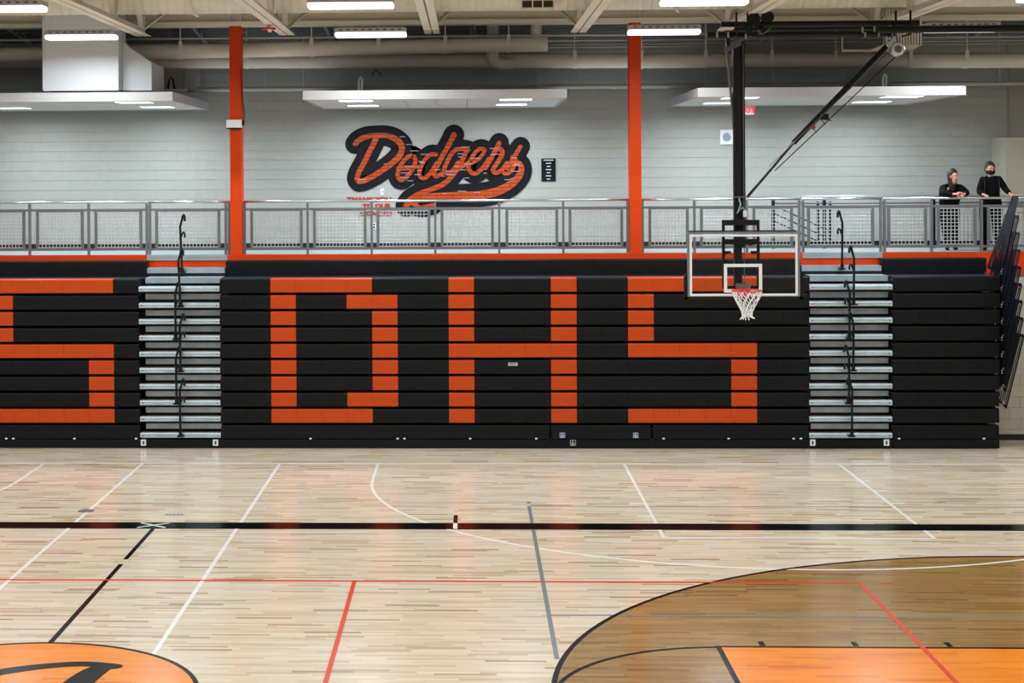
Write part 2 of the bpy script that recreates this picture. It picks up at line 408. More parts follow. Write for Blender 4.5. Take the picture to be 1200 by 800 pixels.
# red, grey lines
yr = FL(551, 681.3).y; xr0, xr1 = FL(415, 682).x, FL(1008, 683).x
frect('court_line', LRED, -22, xr1, yr-0.025, yr+0.025, 0.0022)
for x in (xr0, xr1): frect('court_line', LRED, x-0.025, x+0.025, 6, yr, 0.0022)
frect('court_line', LRED, FL(1032, 683).x, FL(1046, 683).x, yr-0.02, yr+0.02, 0.0022)
xg = FL(620, 593).x; yg = FL(620, 593).y; yg2 = FL(648, 720.5).y
frect('court_line', LGREY, xg-0.025, xg+0.025, FL(652, 772).y, 23.05, 0.0014)
frect('court_line', LGREY, xg-0.025, xg+0.025, 23.46, yg, 0.0014)
frect('court_line', LGREY, xg, 20, yg-0.02, yg+0.01, 0.0011)
frect('court_line', LGREY, xg, 20, yg2-0.02, yg2+0.02, 0.0013)
p = FL(620, 589); frect('court_line', LGREY, p.x-0.03, p.x+0.03, p.y-0.04, p.y+0.06)
# small marks
p = FL(182, 613)
b = MB(); b.bar((p.x-0.2, 23.1, 0.003), (p.x+0.2, 23.42, 0.003), 0.04, 0.006).bar((p.x-0.2, 23.42, 0.0033), (p.x+0.2, 23.1, 0.0033), 0.04, 0.006)
b.build('cross_mark', LWHITE, floor)
p = FL(534, 606); frect('line_mark', LBLACK, p.x-0.03, p.x+0.03, 23.46, 24.0, 0.0022); frect('line_mark', LWHITE, p.x-0.03, p.x+0.03, 23.07, 23.45, 0.0024)
p = FL(101, 598.5)
MB().tube([(p.x, p.y, 0.0004), (p.x, p.y, 0.0045)], 0.12, 24).build('socket_cover', GREYM, floor)
p = FL(140, 658); MB().tube([(p.x, p.y, 0.0004), (p.x, p.y, 0.003)], 0.085, 24).build('socket_cover', mat('pale_brass', (205, 195, 150), 0.3, 0.5), floor)
p = FL(204, 603)
for i in range(5): frect('line_mark', LBLUE, p.x-0.13+i*0.055, p.x-0.09+i*0.055, p.y-0.05, p.y+0.05)

# ================================================================== STRUCTURE IN THE AIR
YG = 31.1
zgb = PZ(560, 28.0, YG-0.15)
g = thing('steel_girder', (0, YG, zgb), 'long beige steel girder running across above the orange columns', 'beam')
MB().box(-21.9, 19.9, YG-0.15, YG+0.15, zgb, zgb+0.085).build('flange', BEIGE, g)
MB().box(-21.9, 19.9, YG-0.012, YG+0.012, zgb+0.085, zgb+0.95).build('web', BEIGE, g)
COLX = [P(277.3, 150, YG).x, P(743.6, 150, YG).x]
COLX = [COLX[0]-7.45] + COLX + [COLX[1]+7.45]
names = [None, 'orange steel column left of the script sign, carrying a small white box', 'orange steel column right of the script sign and black plaque', None]
for i in (1, 2):
    x = COLX[i]
    c_ = thing('steel_column', (x, YG, ZM), names[i], 'column', 'orange columns at the mezzanine edge')
    b = MB(); b.box(x-0.108, x+0.108, YG-0.155, YG-0.14, ZM+0.012, zgb).box(x-0.108, x+0.108, YG+0.14, YG+0.155, ZM+0.012, zgb).box(x-0.108, x+0.108, YG-0.14, YG+0.14, ZM+0.012, zgb)
    bevel(b.build('shaft', ORGP, c_), 0.006)
    MB().box(x-0.14, x+0.14, YG-0.17, YG+0.17, ZM, ZM+0.012).build('base_plate', ORGP, c_)
    MB().box(x-0.105, x-0.09, YG-0.15, YG-0.012, zgb+0.085, zgb+0.95).box(x+0.09, x+0.105, YG-0.15, YG-0.012, zgb+0.085, zgb+0.95).box(x-0.09, x+0.09, YG-0.03, YG-0.015, zgb+0.085, zgb+0.95).build('stiffener', BEIGE, g)
# white box on left column
x = COLX[1]; zc = PZ(276, 145, 30.9)
e = thing('junction_box', (x, YG-0.2, zc-0.09), 'small white box strapped across the left orange column', 'box')
bevel(MB().box(x-0.16, x+0.13, YG-0.25, YG-0.158, zc-0.075, zc+0.075).build('cover', WHITE, e), 0.012)
MB().box(x-0.15, x+0.12, YG-0.24, YG-0.158, zc-0.098, zc-0.078).build('lower_lip', BSTEEL, e)
MB().box(x+0.135, x+0.17, YG-0.22, YG-0.158, zc-0.03, zc+0.07).build('bracket', BSTEEL, e)
MB().tube([(x+0.16, YG-0.19, zc+0.07), (x+0.18, YG-0.19, zc+0.16), (x+0.125, YG-0.19, zc+0.6), (x+0.12, YG-0.19, zc+1.05)], 0.008, 6).build('cable', BSTEEL, e)

# joists: double-angle bottom chord running toward the camera
JX = []
for i, (px, py, lb) in enumerate(((168.5, 43, 'above the white duct box'), (337, 41.5, 'with a red disc clipped under it'), (507, 39.7, 'above the script sign'), (677.5, 37.8, 'left of the right orange column'), (869, 36, 'above the basketball goal mast'), (1046, 34, 'above the grey louvred unit'))):
    JX.append(P(px, py, 30.3).x)
# regular spacing fitted
sp = (JX[3]-JX[0])/3
zj = PZ(507, 39.7, 30.3)
lbs = ['beige roof joist left of the white duct box and its lamp', 'beige roof joist with a small red disc under it', 'beige roof joist above the first letters of the script sign', 'beige roof joist ending left of the right orange column', 'beige roof joist ending at the black goal frame', 'beige roof joist above the grey louvred unit']
for i in range(6):
    x = JX[0]+sp*i
    j = thing('roof_joist', (x, 30.3, zj), lbs[i], 'beam', 'roof joists running towards the camera')
    for s_ in (-1, 1):
        b = MB(); b.box(min(x+s_*0.015, x+s_*0.14), max(x+s_*0.015, x+s_*0.14), -2.8, 30.3, zj, zj+0.012)
        b.box(min(x+s_*0.015, x+s_*0.027), max(x+s_*0.015, x+s_*0.027), -2.8, 30.3, zj+0.012, zj+0.13)
        b.build('chord_angle', BEIGE, j)
        b = MB().box(min(x+s_*0.015, x+s_*0.12), max(x+s_*0.015, x+s_*0.12), -2.8, 31.0, 9.45, 9.465).build('chord_angle', BEIGE, j)
    for k in range(5):
        y = 30.1-k*2.4
        MB().bar((x, y, zj+0.06), (x, y+(0.9 if k == 0 else 1.2), 9.45), 0.09, 0.05).build('web_member', BEIGE, j)
        MB().bar((x, y, zj+0.06), (x, y-1.2, 9.45), 0.09, 0.05).build('web_member', BEIGE, j)
    MB().box(x-0.12, x+0.12, 29.2, 29.24, zj-0.012, zj+0.0).build('batten', BEIGE, j)
    # kicker braces between girder and joist
    for dx in (-0.55, 0.55):
        MB().bar((x, 30.15, zj+0.1), (x+dx, YG-0.02, zgb+0.5), 0.08, 0.03).build('brace', BEIGE, j)
x = JX[0]+sp; p = P(315, 24, 28.3)
b = MB().tube([(p.x, p.y, zj-0.075), (p.x, p.y, zj-0.045)], 0.12, 20); b.build('smoke_alarm', REDP, origin=(p.x, p.y, zj-0.1), tags=('flat red disc alarm fixed under the second roof joist', 'alarm'))
b = MB().tube([(p.x+0.02, p.y-0.02, zj-0.12), (p.x+0.02, p.y-0.02, zj-0.075)], [0.03, 0.05], 12).tube([(p.x, p.y, zj-0.045), (p.x, p.y, zj)], 0.03, 8)
o = b.build('lens_cap', WHITE); o.parent = bpy.data.objects['smoke_alarm']; o.location = -bpy.data.objects['smoke_alarm'].location

# round ducts -------------------------------------------------------
def round_duct(name, p0, p1, r, m, label, straps=(), seam=0.14, ridge=0.006, k=28, straprod=None):
    p0 = Vector(p0); p1 = Vector(p1); d = thing(name, (p0.x, p0.y, p0.z-r), label, 'duct')
    L_ = (p1-p0).length; n = int(L_/seam); b = MB(); pts = []; rs = []
    for i in range(n):
        t0 = i/n; pts += [p0.lerp(p1, t0), p0.lerp(p1, t0+0.88/n), p0.lerp(p1, t0+0.94/n)]; rs += [r, r, r+ridge]
    pts.append(p1); rs.append(r)
    b.tube(pts, rs, k); autosmooth(b.build('shell', m, d), 50)
    for px in straps:
        t = (PXx(px, p0.y, 60)-p0.x)/(p1.x-p0.x); c_ = p0.lerp(p1, t)
        s_ = MB(); s_.tube([c_+Vector((-0.04, 0, 0)), c_+Vector((0.04, 0, 0))], r+ridge+0.006, k)
        s_.box(c_.x-0.035, c_.x+0.035, c_.y-r-0.02, c_.y-r-0.008, c_.z, c_.z+r+0.04)
        o = autosmooth(s_.build('hanger_strap', m, d), 50)
        MB().tube([c_+Vector((0, -r-0.014, r+0.02)), c_+Vector((0, -r-0.014, 8.3-c_.z))], 0.012, 6).build('hanger_rod', m, o)
    return d
def ytz(px, py0, py1, Y): return P(px, (py0+py1)/2, Y), abs(PZ(px, py0, Y)-PZ(px, py1, Y))/2
a0, ra = ytz(0, 56, 73, 31.7); a1, rb = ytz(641.5, 42.5, 60.5, 31.7)
aL = a0+(a0-a1)*0.35; rA = (ra+rb)/2
round_duct('round_duct', aL, a1, rA, DUCT, 'upper beige round duct ending short of the right column, carried by straps', (213, 366, 444, 522, 596), 1.25, 0.006)
b0, _ = ytz(300, 64, 79, 32.4); b1, _ = ytz(1200, 62, 79.6, 32.4); rB = 0.145
bL = b0+(b0-b1)*0.6; bR = b1+(b1-b0)*0.3
dB = round_duct('round_duct', bL, bR, rB, DUCT, 'lower beige round duct running the whole width above the floating ceilings', (290, 673, 751, 826, 903, 977.5, 1065, 1130.5), 1.25, 0.006)
def v_duct(px0, px1, ytop, ybot, Y, label, elbow=None):
    c0 = P((px0+px1)/2, ybot, Y); r = (PXx(px1, Y)-PXx(px0, Y))/2
    pts = [(c0.x, Y, 8.25), (c0.x, Y, c0.z)]
    if elbow: pts += [(c0.x+r*0.15, Y, c0.z-r*0.45), (c0.x+r*0.6, Y, c0.z-r*0.85), (c0.x+r*1.2, Y, c0.z-r*1.05), (c0.x+r*3.2, Y+0.1, c0.z-r*1.05)]
    else: pts[-1] = (c0.x, Y, c0.z)
    t_ = MB(); t_.tube(pts, r, 20); o = t_.build('branch_duct', DUCT, origin=(c0.x, Y, c0.z), tags=(label, 'duct')); autosmooth(o, 50)
v_duct(571, 584.5, 28, 68, 32.1, 'vertical beige branch duct with elbow dropping behind the upper round duct', True)
v_duct(622, 635, 28, 44, 31.7, 'short vertical beige branch duct above the end of the upper round duct')
# large spiral duct in front of the girder
l0, _ = ytz(0, -44, 15.0, 29.7); l1, _ = ytz(1200, -50, 8, 29.7)
zc_ = PZ(500, 13.5, 29.18)+0.45
ld = round_duct('spiral_duct', (-11.5, 29.22, zc_), (13.5, 29.22, zc_), 0.45, BEIGE, 'large beige spiral-seamed duct along the top edge of the picture', (), 0.145, 0.007, 36)
for px in (228, 789):
    x = PXx(px, 29.2, 10)
    MB().tube([(x-0.05, 28.74, zc_+0.2), (x-0.04, 28.76, zc_-0.2), (x, 28.9, zc_-0.46), (x+0.07, 29.1, zc_-0.5)], 0.025, 8).build('strap_pipe', BEIGE, ld)
gx0, gx1 = PXx(612, 28.85, 5), PXx(648, 28.85, 5); gz0, gz1 = PZ(630, 9.5, 28.82), PZ(630, 0.5, 28.82)
gr = thing('supply_grille', ((gx0+gx1)/2, 28.85, gz0), 'supply grille with three dark openings on the large spiral duct', 'grille')
MB().box(gx0-0.02, gx1+0.02, 28.79, 28.89, gz0-0.02, gz0+0.01).box(gx0-0.02, gx1+0.02, 28.79, 28.89, gz1, gz1+0.02).box(gx0-0.02, gx0, 28.79, 28.89, gz0, gz1).box(gx1, gx1+0.02, 28.79, 28.89, gz0, gz1).build('frame', BEIGE, gr)
MB().box(gx0, gx1, 28.85, 28.89, gz0, gz1).build('backing', mat('dark_olive', (70, 66, 50), 0.7), gr)
for t in (1/3, 2/3):
    x = gx0+(gx1-gx0)*t; MB().box(x-0.012, x+0.012, 28.80, 28.86, gz0, gz1).build('divider', BEIGE, gr)
# sprinkler main behind
s0, rs_ = ytz(220, 102.2, 108, 33.4); s1, _ = ytz(1200, 94.5, 100.2, 33.4)
sL = s0+(s0-s1)*0.0; sR = s1+(s1-s0)*0.2
sp_ = thing('sprinkler_main', tuple(sL), 'grey sprinkler main pipe low against the back wall over the floating ceilings', 'pipe')
MB().tube([sL, sR], 0.05, 14).build('pipe', GDUCT, sp_)
for px in (342, 720, 1100): 
    c_ = sL.lerp(sR, (PXx(px, 33.4, 100)-sL.x)/(sR.x-sL.x)); MB().tube([c_-Vector((0.03,0,0)), c_+Vector((0.03,0,0))], 0.062, 14).build('coupling', GDUCT, sp_)
for px in (310, 356, 460, 547, 628.5, 677, 815, 903, 1112, 1171.5):
    c_ = sL.lerp(sR, (PXx(px, 33.33, 90)-sL.x)/(sR.x-sL.x)); rr_ = 0.016 if px in (356, 628.5, 903, 1171.5) else 0.006
    MB().tube([(c_.x, 33.33, c_.z+0.02), (c_.x, 33.33, 7.7)], rr_, 6).build('hanger_rod', GDUCT, sp_)
# thin service lines under the deck
for i, (py, Y, r, lb) in enumerate(((41, 31.6, 0.022, 'topmost thin pale conduit under the ribbed deck'), (47, 32.2, 0.016, 'second thin conduit under the ribbed deck'), (51.5, 32.6, 0.018, 'third thin conduit under the ribbed deck'), (54.7, 33.0, 0.018, 'lowest thin conduit under the ribbed deck'))):
    z = PZ(700, py, Y); MB().tube([(-13, Y, z), (15, Y, z)], r, 8).build('conduit', GDUCT, origin=(0, Y, z), tags=(lb, 'pipe', 'conduits under the deck'))
# light joists of the mezzanine roof with zigzag webs
for i, px in enumerate((20, 232, 384, 556, 905, 1160)):
    x = PXx(px, 32.5, 40)
    o = thing('mezzanine_joist', (x, 31.3, 7.9), ['thin roof joist at the far left edge', 'thin roof joist right of the white duct box', 'thin roof joist behind the lamp above the script sign', 'thin roof joist beside the vertical branch duct', 'thin roof joist behind the black goal frame', 'thin roof joist at the right edge of the picture'][i], 'beam')
    MB().bar((x, 31.4, 7.86), (x, 33.8, 7.6), 0.06, 0.03).build('bottom_chord', GDUCT, o)
    for k in range(4):
        y = 31.5+k*0.6
        MB().tube([(x+0.02, y, 7.86-k*0.06), (x+0.02, y+0.3, 8.45-0.36*(y+0.3-31.35)), ], 0.012, 6).build('web_rod', GDUCT, o)
        MB().tube([(x-0.02, y+0.3, 8.45-0.36*(y+0.3-31.35)), (x-0.02, y+0.6, 7.86-(k+1)*0.06)], 0.012, 6).build('web_rod', GDUCT, o)

# big white rectangular duct
bx0, bx1 = PXx(51.5, 29.7, 80), PXx(139, 29.7, 80); bz = PZ(95, 105.5, 29.7)
wd = thing('rectangular_duct', ((bx0+bx1)/2, 30, bz), 'big white rectangular duct dropping at the upper left behind a lamp', 'duct')
bevel(MB().box(bx0, bx1, 29.7, 30.35, bz, 9.5).build('riser', WDUCT, wd), 0.01)
MB().box(bx0-0.02, bx0+0.005, 29.68, 30.37, bz, 9.5).box(bx0, bx1, 29.695, 29.7, bz-0.012, bz+0.012).build('flange', WDUCT, wd)
x2 = PXx(178, 30.05, 90); zt1, zt2, zbt = PZ(148, 57, 30.05), PZ(178, 73, 30.05), bz+0.0
x3 = PXx(192, 31.2, 90)
b = MB(); b.prism([(bx1+0.005, zbt), (x2, zbt), (x2, zt2), (bx1+0.12, zt1+0.02), (bx1+0.005, zt1+0.14)], 30.02, 30.34, 'y'); b.build('transition', WDUCT, wd, fixn=True)
b = MB(); n = len(b.v)
zq = PZ(192, 79, 31.2)
b.v += [(x2, 30.05, zbt), (x3, 31.2, zbt+0.02), (x3, 31.2, zq), (x2, 30.05, zt2), (x2-0.2, 30.34, zbt), (x3-0.6, 31.5, zbt+0.02), (x3-0.6, 31.5, zq), (x2-0.2, 30.34, zt2)]
b.f += [(0,1,2,3), (7,6,5,4), (0,3,7,4), (1,5,6,2), (3,2,6,7), (0,4,5,1)]
b.build('elbow', WDUCT, wd, fixn=True)
gx = [PXx(v, 33.3, 90) for v in (190, 215.5, 230)]; gz0, gz1 = PZ(210, 104, 33.3), PZ(210, 70, 33.3)
wd2 = thing('wall_duct', (gx[1], 33.4, gz0), 'blue-grey rectangular duct end at the back wall right of the white duct', 'duct')
for k in range(2): bevel(MB().box(gx[k]+0.006, gx[k+1]-0.006, 33.3, 33.85, gz0, gz1).build('duct_section', GDUCT, wd2), 0.005)
MB().tube([P(197, 104, 31.6), P(198, 96, 31.6), P(200, 90, 31.6), P(202.5, 92, 31.6), P(204.5, 104, 31.6)], 0.02, 8).build('flexible_cable', BSTEEL, origin=tuple(P(200, 105, 31.6)), tags=('looped dark flexible cable beside the white duct', 'cable'))

# ------------------------------------------------------------------ floating ceilings with recessed lights
YS0, YS1 = 29.4, 33.6
zs = PZ(551, 115.5, YS0)
clouds = [(-13.5, PXx(202, YS0, 118), [(120, 158, 0), (167, 202, 1), (-2, 33, 1), (138, 177, 0)], 'white floating ceiling at the left under the big duct'),
          (PXx(355, YS0, 117), PXx(664.5, YS0, 114), [(398, 436, 0), (408, 443, 1), (586, 623, 0), (582, 617, 1)], 'white floating ceiling above the script sign'),
          (PXx(818, YS0, 113), PXx(1132, YS0, 111), [(847, 887, 0), (826, 861, 1), (1035, 1078, 0), (1002, 1041, 1)], 'white floating ceiling at the right behind the goal mast')]
def troffer(parent, x0, x1, y0, y1, z):
    f_ = MB().box(x0-0.02, x1+0.02, y0-0.02, y1+0.02, z-0.006, z-0.001).build('light_frame', WHITE, parent)
    MB().box(x0, x1, y0, y1, z-0.012, z-0.0065).build('lens', TLENS, f_)
    ld_ = bpy.data.lights.new('recessed_lamp', 'AREA'); ld_.shape = 'RECTANGLE'; ld_.size = x1-x0; ld_.size_y = y1-y0; ld_.energy = TROFFER_W*(0.75 if y0 < 31 else 1.35); ld_.color = TROFFER_C; ld_.spread = math.radians(172)
    lo = bpy.data.objects.new('recessed_lamp', ld_); C.objects.link(lo); lo.parent = f_
    off = Vector((0,0,0)); q = f_
    while q: off += q.location; q = q.parent
    lo.location = Vector(((x0+x1)/2, (y0+y1)/2, z-0.02))-off
for ci, (x0, x1, lts, lb) in enumerate(clouds):
    cl = thing('floating_ceiling', ((x0+x1)/2, (YS0+YS1)/2, zs), lb, 'ceiling panel', 'floating ceilings over the mezzanine')
    fr = MB().box(x0, x1, YS0, YS0+0.03, zs, zs+0.16).box(x0, x0+0.03, YS0+0.03, YS1-0.03, zs, zs+0.16).box(x1-0.03, x1, YS0+0.03, YS1-0.03, zs, zs+0.16).box(x0, x1, YS1-0.03, YS1, zs, zs+0.16).build('edge_trim', EDGE, cl)
    n = 8; dx = (x1-x0-0.06)/n
    for k in range(n):
        for r in range(2):
            ya = YS0+0.035+r*2.07; MB().box(x0+0.03+k*dx+0.006, x0+0.03+(k+1)*dx-0.006, ya, ya+2.06, zs+0.015, zs+0.03).build('ceiling_tile', CLOUD, cl)
    MB().box(x0+0.03, x1-0.03, YS0+0.03, YS1-0.03, zs+0.032, zs+0.15).build('plenum_board', GREYM, cl)
    for px0, px1, row in lts:
        if ci == 0 and px0 == 120: continue
        Yr = 30.05 if row == 0 else 32.1
        troffer(cl, PXx(px0, Yr, 118), PXx(px1, Yr, 118), Yr-0.25, Yr+0.25, zs+0.012)
    for k in range(4):
        x = x0+0.4+(x1-x0-0.8)*k/3; MB().tube([(x, 31.4, zs+0.15), (x, 31.4, 8.3)], 0.002, 6).build('suspension_wire', DUCT, cl)
for px, py in ((422.5, 90), (1036.5, 86)):
    MB().tube([P(px-2, py+17, 31), P(px-2, py+6, 31), P(px, py, 31), P(px+2, py+2, 31), P(px+1.5, py+17, 31)], 0.022, 8).build('flexible_cable', GDUCT, origin=tuple(P(px, py+17, 31)), tags=('looped grey flexible cable above the %s floating ceiling' % ('middle' if px < 600 else 'right'), 'cable'))
a_ = P(440, 81, 32.6)
MB().tube([P(436, 88, 32.6), P(440, 81, 32.6), P(447, 88, 32.6)], 0.012, 6).build('hanging_wires', BSTEEL, origin=tuple(a_), tags=('short tangle of dark wires above the middle floating ceiling', 'cable'))

# ------------------------------------------------------------------ linear high-bay lamps
XR = [PXx(96.5, 28.3, 42), PXx(434.5, 28.3, 40), PXx(779, 28.3, 36), PXx(1135, 28.3, 33)]
stp = (XR[2]-XR[0])/2; X0 = XR[1]
zl = PZ(434.5, 43.6, 28.3)
lab = {(0,-1): 'lit linear lamp hanging in front of the white rectangular duct', (0,0): 'lit linear lamp above the script sign, the lower of two', (0,1): 'lit linear lamp crossing the right orange column',
       (0,2): 'linear lamp mostly hidden behind the black goal beam', (1,-1): 'lit linear lamp cut off by the upper left corner', (1,0): 'lit linear lamp at the top edge above the script sign', (1,1): 'lit linear lamp at the top edge right of the right column'}
lmesh = None
for r, Y in enumerate((28.3, 23.5, 18.7, 13.9, 9.1, 4.3)):
    for k in range(-3, 4):
        x = X0+stp*k
        t = thing('high_bay_lamp', (x, Y, zl), lab.get((r, k), 'linear lamp hanging over the court outside the picture'), 'lamp', 'linear high-bay lamps')
        if lmesh is None:
            hs = MB().box(x-0.61, x+0.61, Y-0.16, Y+0.16, zl+0.078, zl+0.15)
            hs.box(x-0.57, x+0.57, Y-0.10, Y+0.10, zl+0.15, zl+0.165)
            h = bevel(hs.build('housing', mat('lamp_housing', (176, 178, 186), 0.5), t), 0.006)
            ln = bevel(MB().box(x-0.61, x+0.61, Y-0.15, Y+0.15, zl, zl+0.077).build('lens', LENS, t), 0.03, 3)
            sl = MB()
            for q in range(9): sl.box(x-0.53+q*0.125, x-0.47+q*0.125, Y-0.164, Y-0.158, zl+0.11, zl+0.125)
            sl = sl.build('vent_slot', BSTEEL, t)
            wr = MB().tube([(x-0.45, Y, zl+0.165), (x-0.45, Y, 9.4)], 0.002, 6).tube([(x+0.45, Y, zl+0.165), (x+0.45, Y, 9.4)], 0.002, 6).build('suspension_wire', DUCT, t)
            lmesh = (h, ln, sl, wr)
        else:
            for q in lmesh: d_ = q.copy(); C.objects.link(d_); d_.parent = t
        ar = bpy.data.lights.new('lamp_light', 'AREA'); ar.shape = 'RECTANGLE'; ar.size = 1.15; ar.size_y = 0.28; ar.energy = HIGHBAY_W; ar.color = HIGHBAY_C; ar.spread = math.radians(168)
        lo = bpy.data.objects.new('lamp_light', ar); C.objects.link(lo); lo.parent = t; lo.location = (0, 0, -0.012)

# ================================================================== BLEACHERS
PITCH, ZT1, HS_ = 0.295, PZ(551, 325.5, YB), 0.246
def ztop(i): return ZT1-(i-1)*PITCH
def module_mesh(wid, m, name):
    wq = wid/2-0.0012; prof = [(0.0, 0.0), (0.0, HS_-0.022), (0.006, HS_-0.008), (0.02, HS_), (0.28, HS_), (0.28, HS_-0.03), (0.03, HS_-0.04), (0.03, 0.0)]
    b = MB().prism([(-y if False else y, z) for y, z in prof], -wq, wq, 'x'); o = b.build(name, m, fixn=True); me = o.data; bpy.data.objects.remove(o)
    me.name = name; return me
xL, xR = PXx(163.3, YB, 400), PXx(258.6, YB, 400)
xM, xN = PXx(947.3, YB, 400), PXx(1045.5, YB, 400)
xE = PXx(1170.5, YB, 400)
W = (xM-xR)/23
WR = (xE-xN)/4
mk = {'c': (module_mesh(W, BLK, 'seat_module'), module_mesh(W, ORG, 'seat_module')), 'r': (module_mesh(WR, BLK, 'seat_module'), None)}
def rows(sec, x0, n, wid, key, org, bottom=True):
    for i in range(0, 11):
        if i == 0:
            yb, zt = YB+0.68, PZ(551, 304.5, YB+0.68)
        else: yb, zt = YB+0.012*(i-1)-0.10+0.0, ztop(i)
        if i >= 1: yb = YB-0.009*(10-i)
        xx0, xx1 = x0, x0+n*wid
        dz = HS_+0.045
        if i == 0: carc = MB().box(xx0+0.02, xx1-0.02, yb+0.035, YF-0.04, zt-HS_-0.05, zt-0.045)
        else: carc = MB().box(xx0+0.01, xx1-0.01, YB+0.20, YF-0.06, zt-PITCH+0.004, zt-0.045).box(xx0+0.01, xx1-0.01, yb+0.035, YB+0.20, zt-0.075, zt-0.045)
        if i == 1: carc.box(xx0+0.005, xx1-0.005, yb+0.29, YB+0.67, zt-0.04, zt-0.006)
        row = carc.build('bleacher_row', CARC if i != 1 else mat('navy_deck', (46, 58, 84), 0.4), sec)
        if i == 10 and bottom == 'main':
            for k, (q0, q1) in enumerate(((xx0, PXx(643, YB)), (PXx(644.5, YB), PXx(761, YB)), (PXx(764, YB), xx1))):
                bevel(MB().box(q0, q1, yb-(0.03 if k == 1 else 0), yb+0.03, zt-HS_, zt).box(q0, q1, yb+0.03, yb+0.2, zt-0.03, zt).build('front_panel', BLK2, row), 0.012, 3)
            continue
        if i == 10:
            bevel(MB().box(xx0, xx1, yb, yb+0.03, zt-HS_, zt).box(xx0, xx1, yb+0.03, yb+0.2, zt-0.03, zt).build('front_panel', BLK2, row), 0.012, 3); continue
        for k in range(n):
            me = mk[key][1 if (i, k) in org else 0]
            place(me, 'seat_module', row, Vector((x0+(k+0.5)*wid, yb, zt-HS_))-sec.location)
def kick(sec, x0, x1, splits=()):
    q = [x0]+list(splits)+[x1]
    for k in range(0, len(q)-1):
        bevel(MB().box(q[k]+(0.02 if k else 0), q[k+1]-(0.02 if k < len(q)-2 else 0), YB-0.01, YB+0.04, 0.012, 0.155).build('kick_board', BLK2, sec), 0.006)
    MB().box(x0+0.02, x1-0.02, YB+0.05, YB+0.3, 0.0, 0.17).build('under_frame', CARC, sec)
org = set()
for i in (1, 9): org |= {(i, k) for k in (2, 3, 4, 5)}
for i in range(2, 9): org.add((i, 2)); org.add((i, 6))
org |= {(2, 5), (8, 5)}
for i in range(1, 10): org |= {(i, 9), (i, 13)}
org |= {(5, k) for k in range(9, 14)}
for i in (1, 5, 9): org |= {(i, k) for k in range(16, 21)}
for i in (2, 3, 4): org.add((i, 16))
for i in (6, 7, 8): org.add((i, 20))
sec = thing('bleacher_section', ((xR+xM)/2, YB, 0), 'wide closed bleacher section with orange letters D, H and S', 'bleachers', 'closed bleacher sections')
rows(sec, xR, 23, W, 'c', org, 'main'); kick(sec, xR, xM, (PXx(644, YB), PXx(762.5, YB)))
CEN = sec
nl = 9; orgL = set()
for i in (1, 5, 9): orgL |= {(i, nl-1-q) for q in range(1, 6)}
for i in (2, 3, 4): orgL.add((i, nl-1-5))
for i in (6, 7, 8): orgL.add((i, nl-1-1))
secL = thing('bleacher_section', (xL-nl*W/2, YB, 0), 'closed bleacher section cut by the left edge, with an orange S', 'bleachers', 'closed bleacher sections')
rows(secL, xL-nl*W, nl, W, 'c', orgL); kick(secL, xL-nl*W, xL)
secR = thing('bleacher_section', ((xN+xE)/2, YB, 0), 'plain black closed bleacher section at the right by the end rails', 'bleachers', 'closed bleacher sections')
rows(secR, xN, 4, WR, 'r', set()); kick(secR, xN, xE)
# little white glides under the bottom row
for s_, l in ((secL, (7.5, 15.7, 87.3, 159.5)), (CEN, (364, 466, 474, 551, 628.5, 777.5, 853.8, 930, 938.5)), (secR, (1053.5, 1153))):
    for px in l:
        p = P(px, 513.7, YB-0.012); MB().box(p.x-0.02, p.x+0.02, YB-0.025, YB-0.003, p.z-0.012, p.z+0.012).build('glide_clip', WHITE, s_)
# signs on the front
def wheel_sign(px, py, wpx, m, parent, Y):
    p = P(px, py, Y); h = wpx*Y/FPX/2
    pl = MB().box(p.x-h, p.x+h, Y-0.004, Y, p.z-h, p.z+h).build('access_sign', m, parent)
    fg = WHITE if m is not WHITE else BLK
    b = MB(); y = Y-0.006
    b.tube([(p.x+h*0.45*math.cos(a), y, p.z-h*0.3+h*0.45*math.sin(a)) for a in [math.radians(q) for q in range(110, 380, 30)]], h*0.11, 5)
    b.tube([(p.x-h*0.1, y, p.z+h*0.45), (p.x-h*0.1, y, p.z), (p.x+h*0.35, y, p.z-h*0.05), (p.x+h*0.5, y, p.z-h*0.55)], h*0.11, 5)
    b.tube([(p.x-h*0.1, y-0.001, p.z+h*0.6), (p.x-h*0.1, y+0.003, p.z+h*0.6)], h*0.16, 8)
    b.build('wheelchair_symbol', fg, pl)
    b = MB().box(p.x-h, p.x+h, Y-0.006, Y-0.004, p.z-h, p.z-h*0.88).box(p.x-h, p.x+h, Y-0.006, Y-0.004, p.z+h*0.88, p.z+h).box(p.x-h, p.x-h*0.88, Y-0.006, Y-0.004, p.z-h, p.z+h).box(p.x+h*0.88, p.x+h, Y-0.006, Y-0.004, p.z-h, p.z+h)
    b.build('sign_border', WHITE, pl)
wheel_sign(659, 509.8, 6, BLUE, CEN, YB-0.031); wheel_sign(745, 509.8, 6, BLUE, CEN, YB-0.031); wheel_sign(671.5, 518.7, 6.5, DSIGN, CEN, YB-0.011)
p = P(601, 426.7, YB-0.05)
pl = MB().box(p.x-0.085, p.x+0.085, YB-0.045, YB-0.037, p.z-0.03, p.z+0.03).build('rating_label', mat('pale_label', (180, 184, 186), 0.5), CEN)
for q in range(3): MB().box(p.x-0.065, p.x+0.065-q*0.02, YB-0.047, YB-0.045, p.z+0.014-q*0.016, p.z+0.018-q*0.016).build('label_line', BLK, pl)

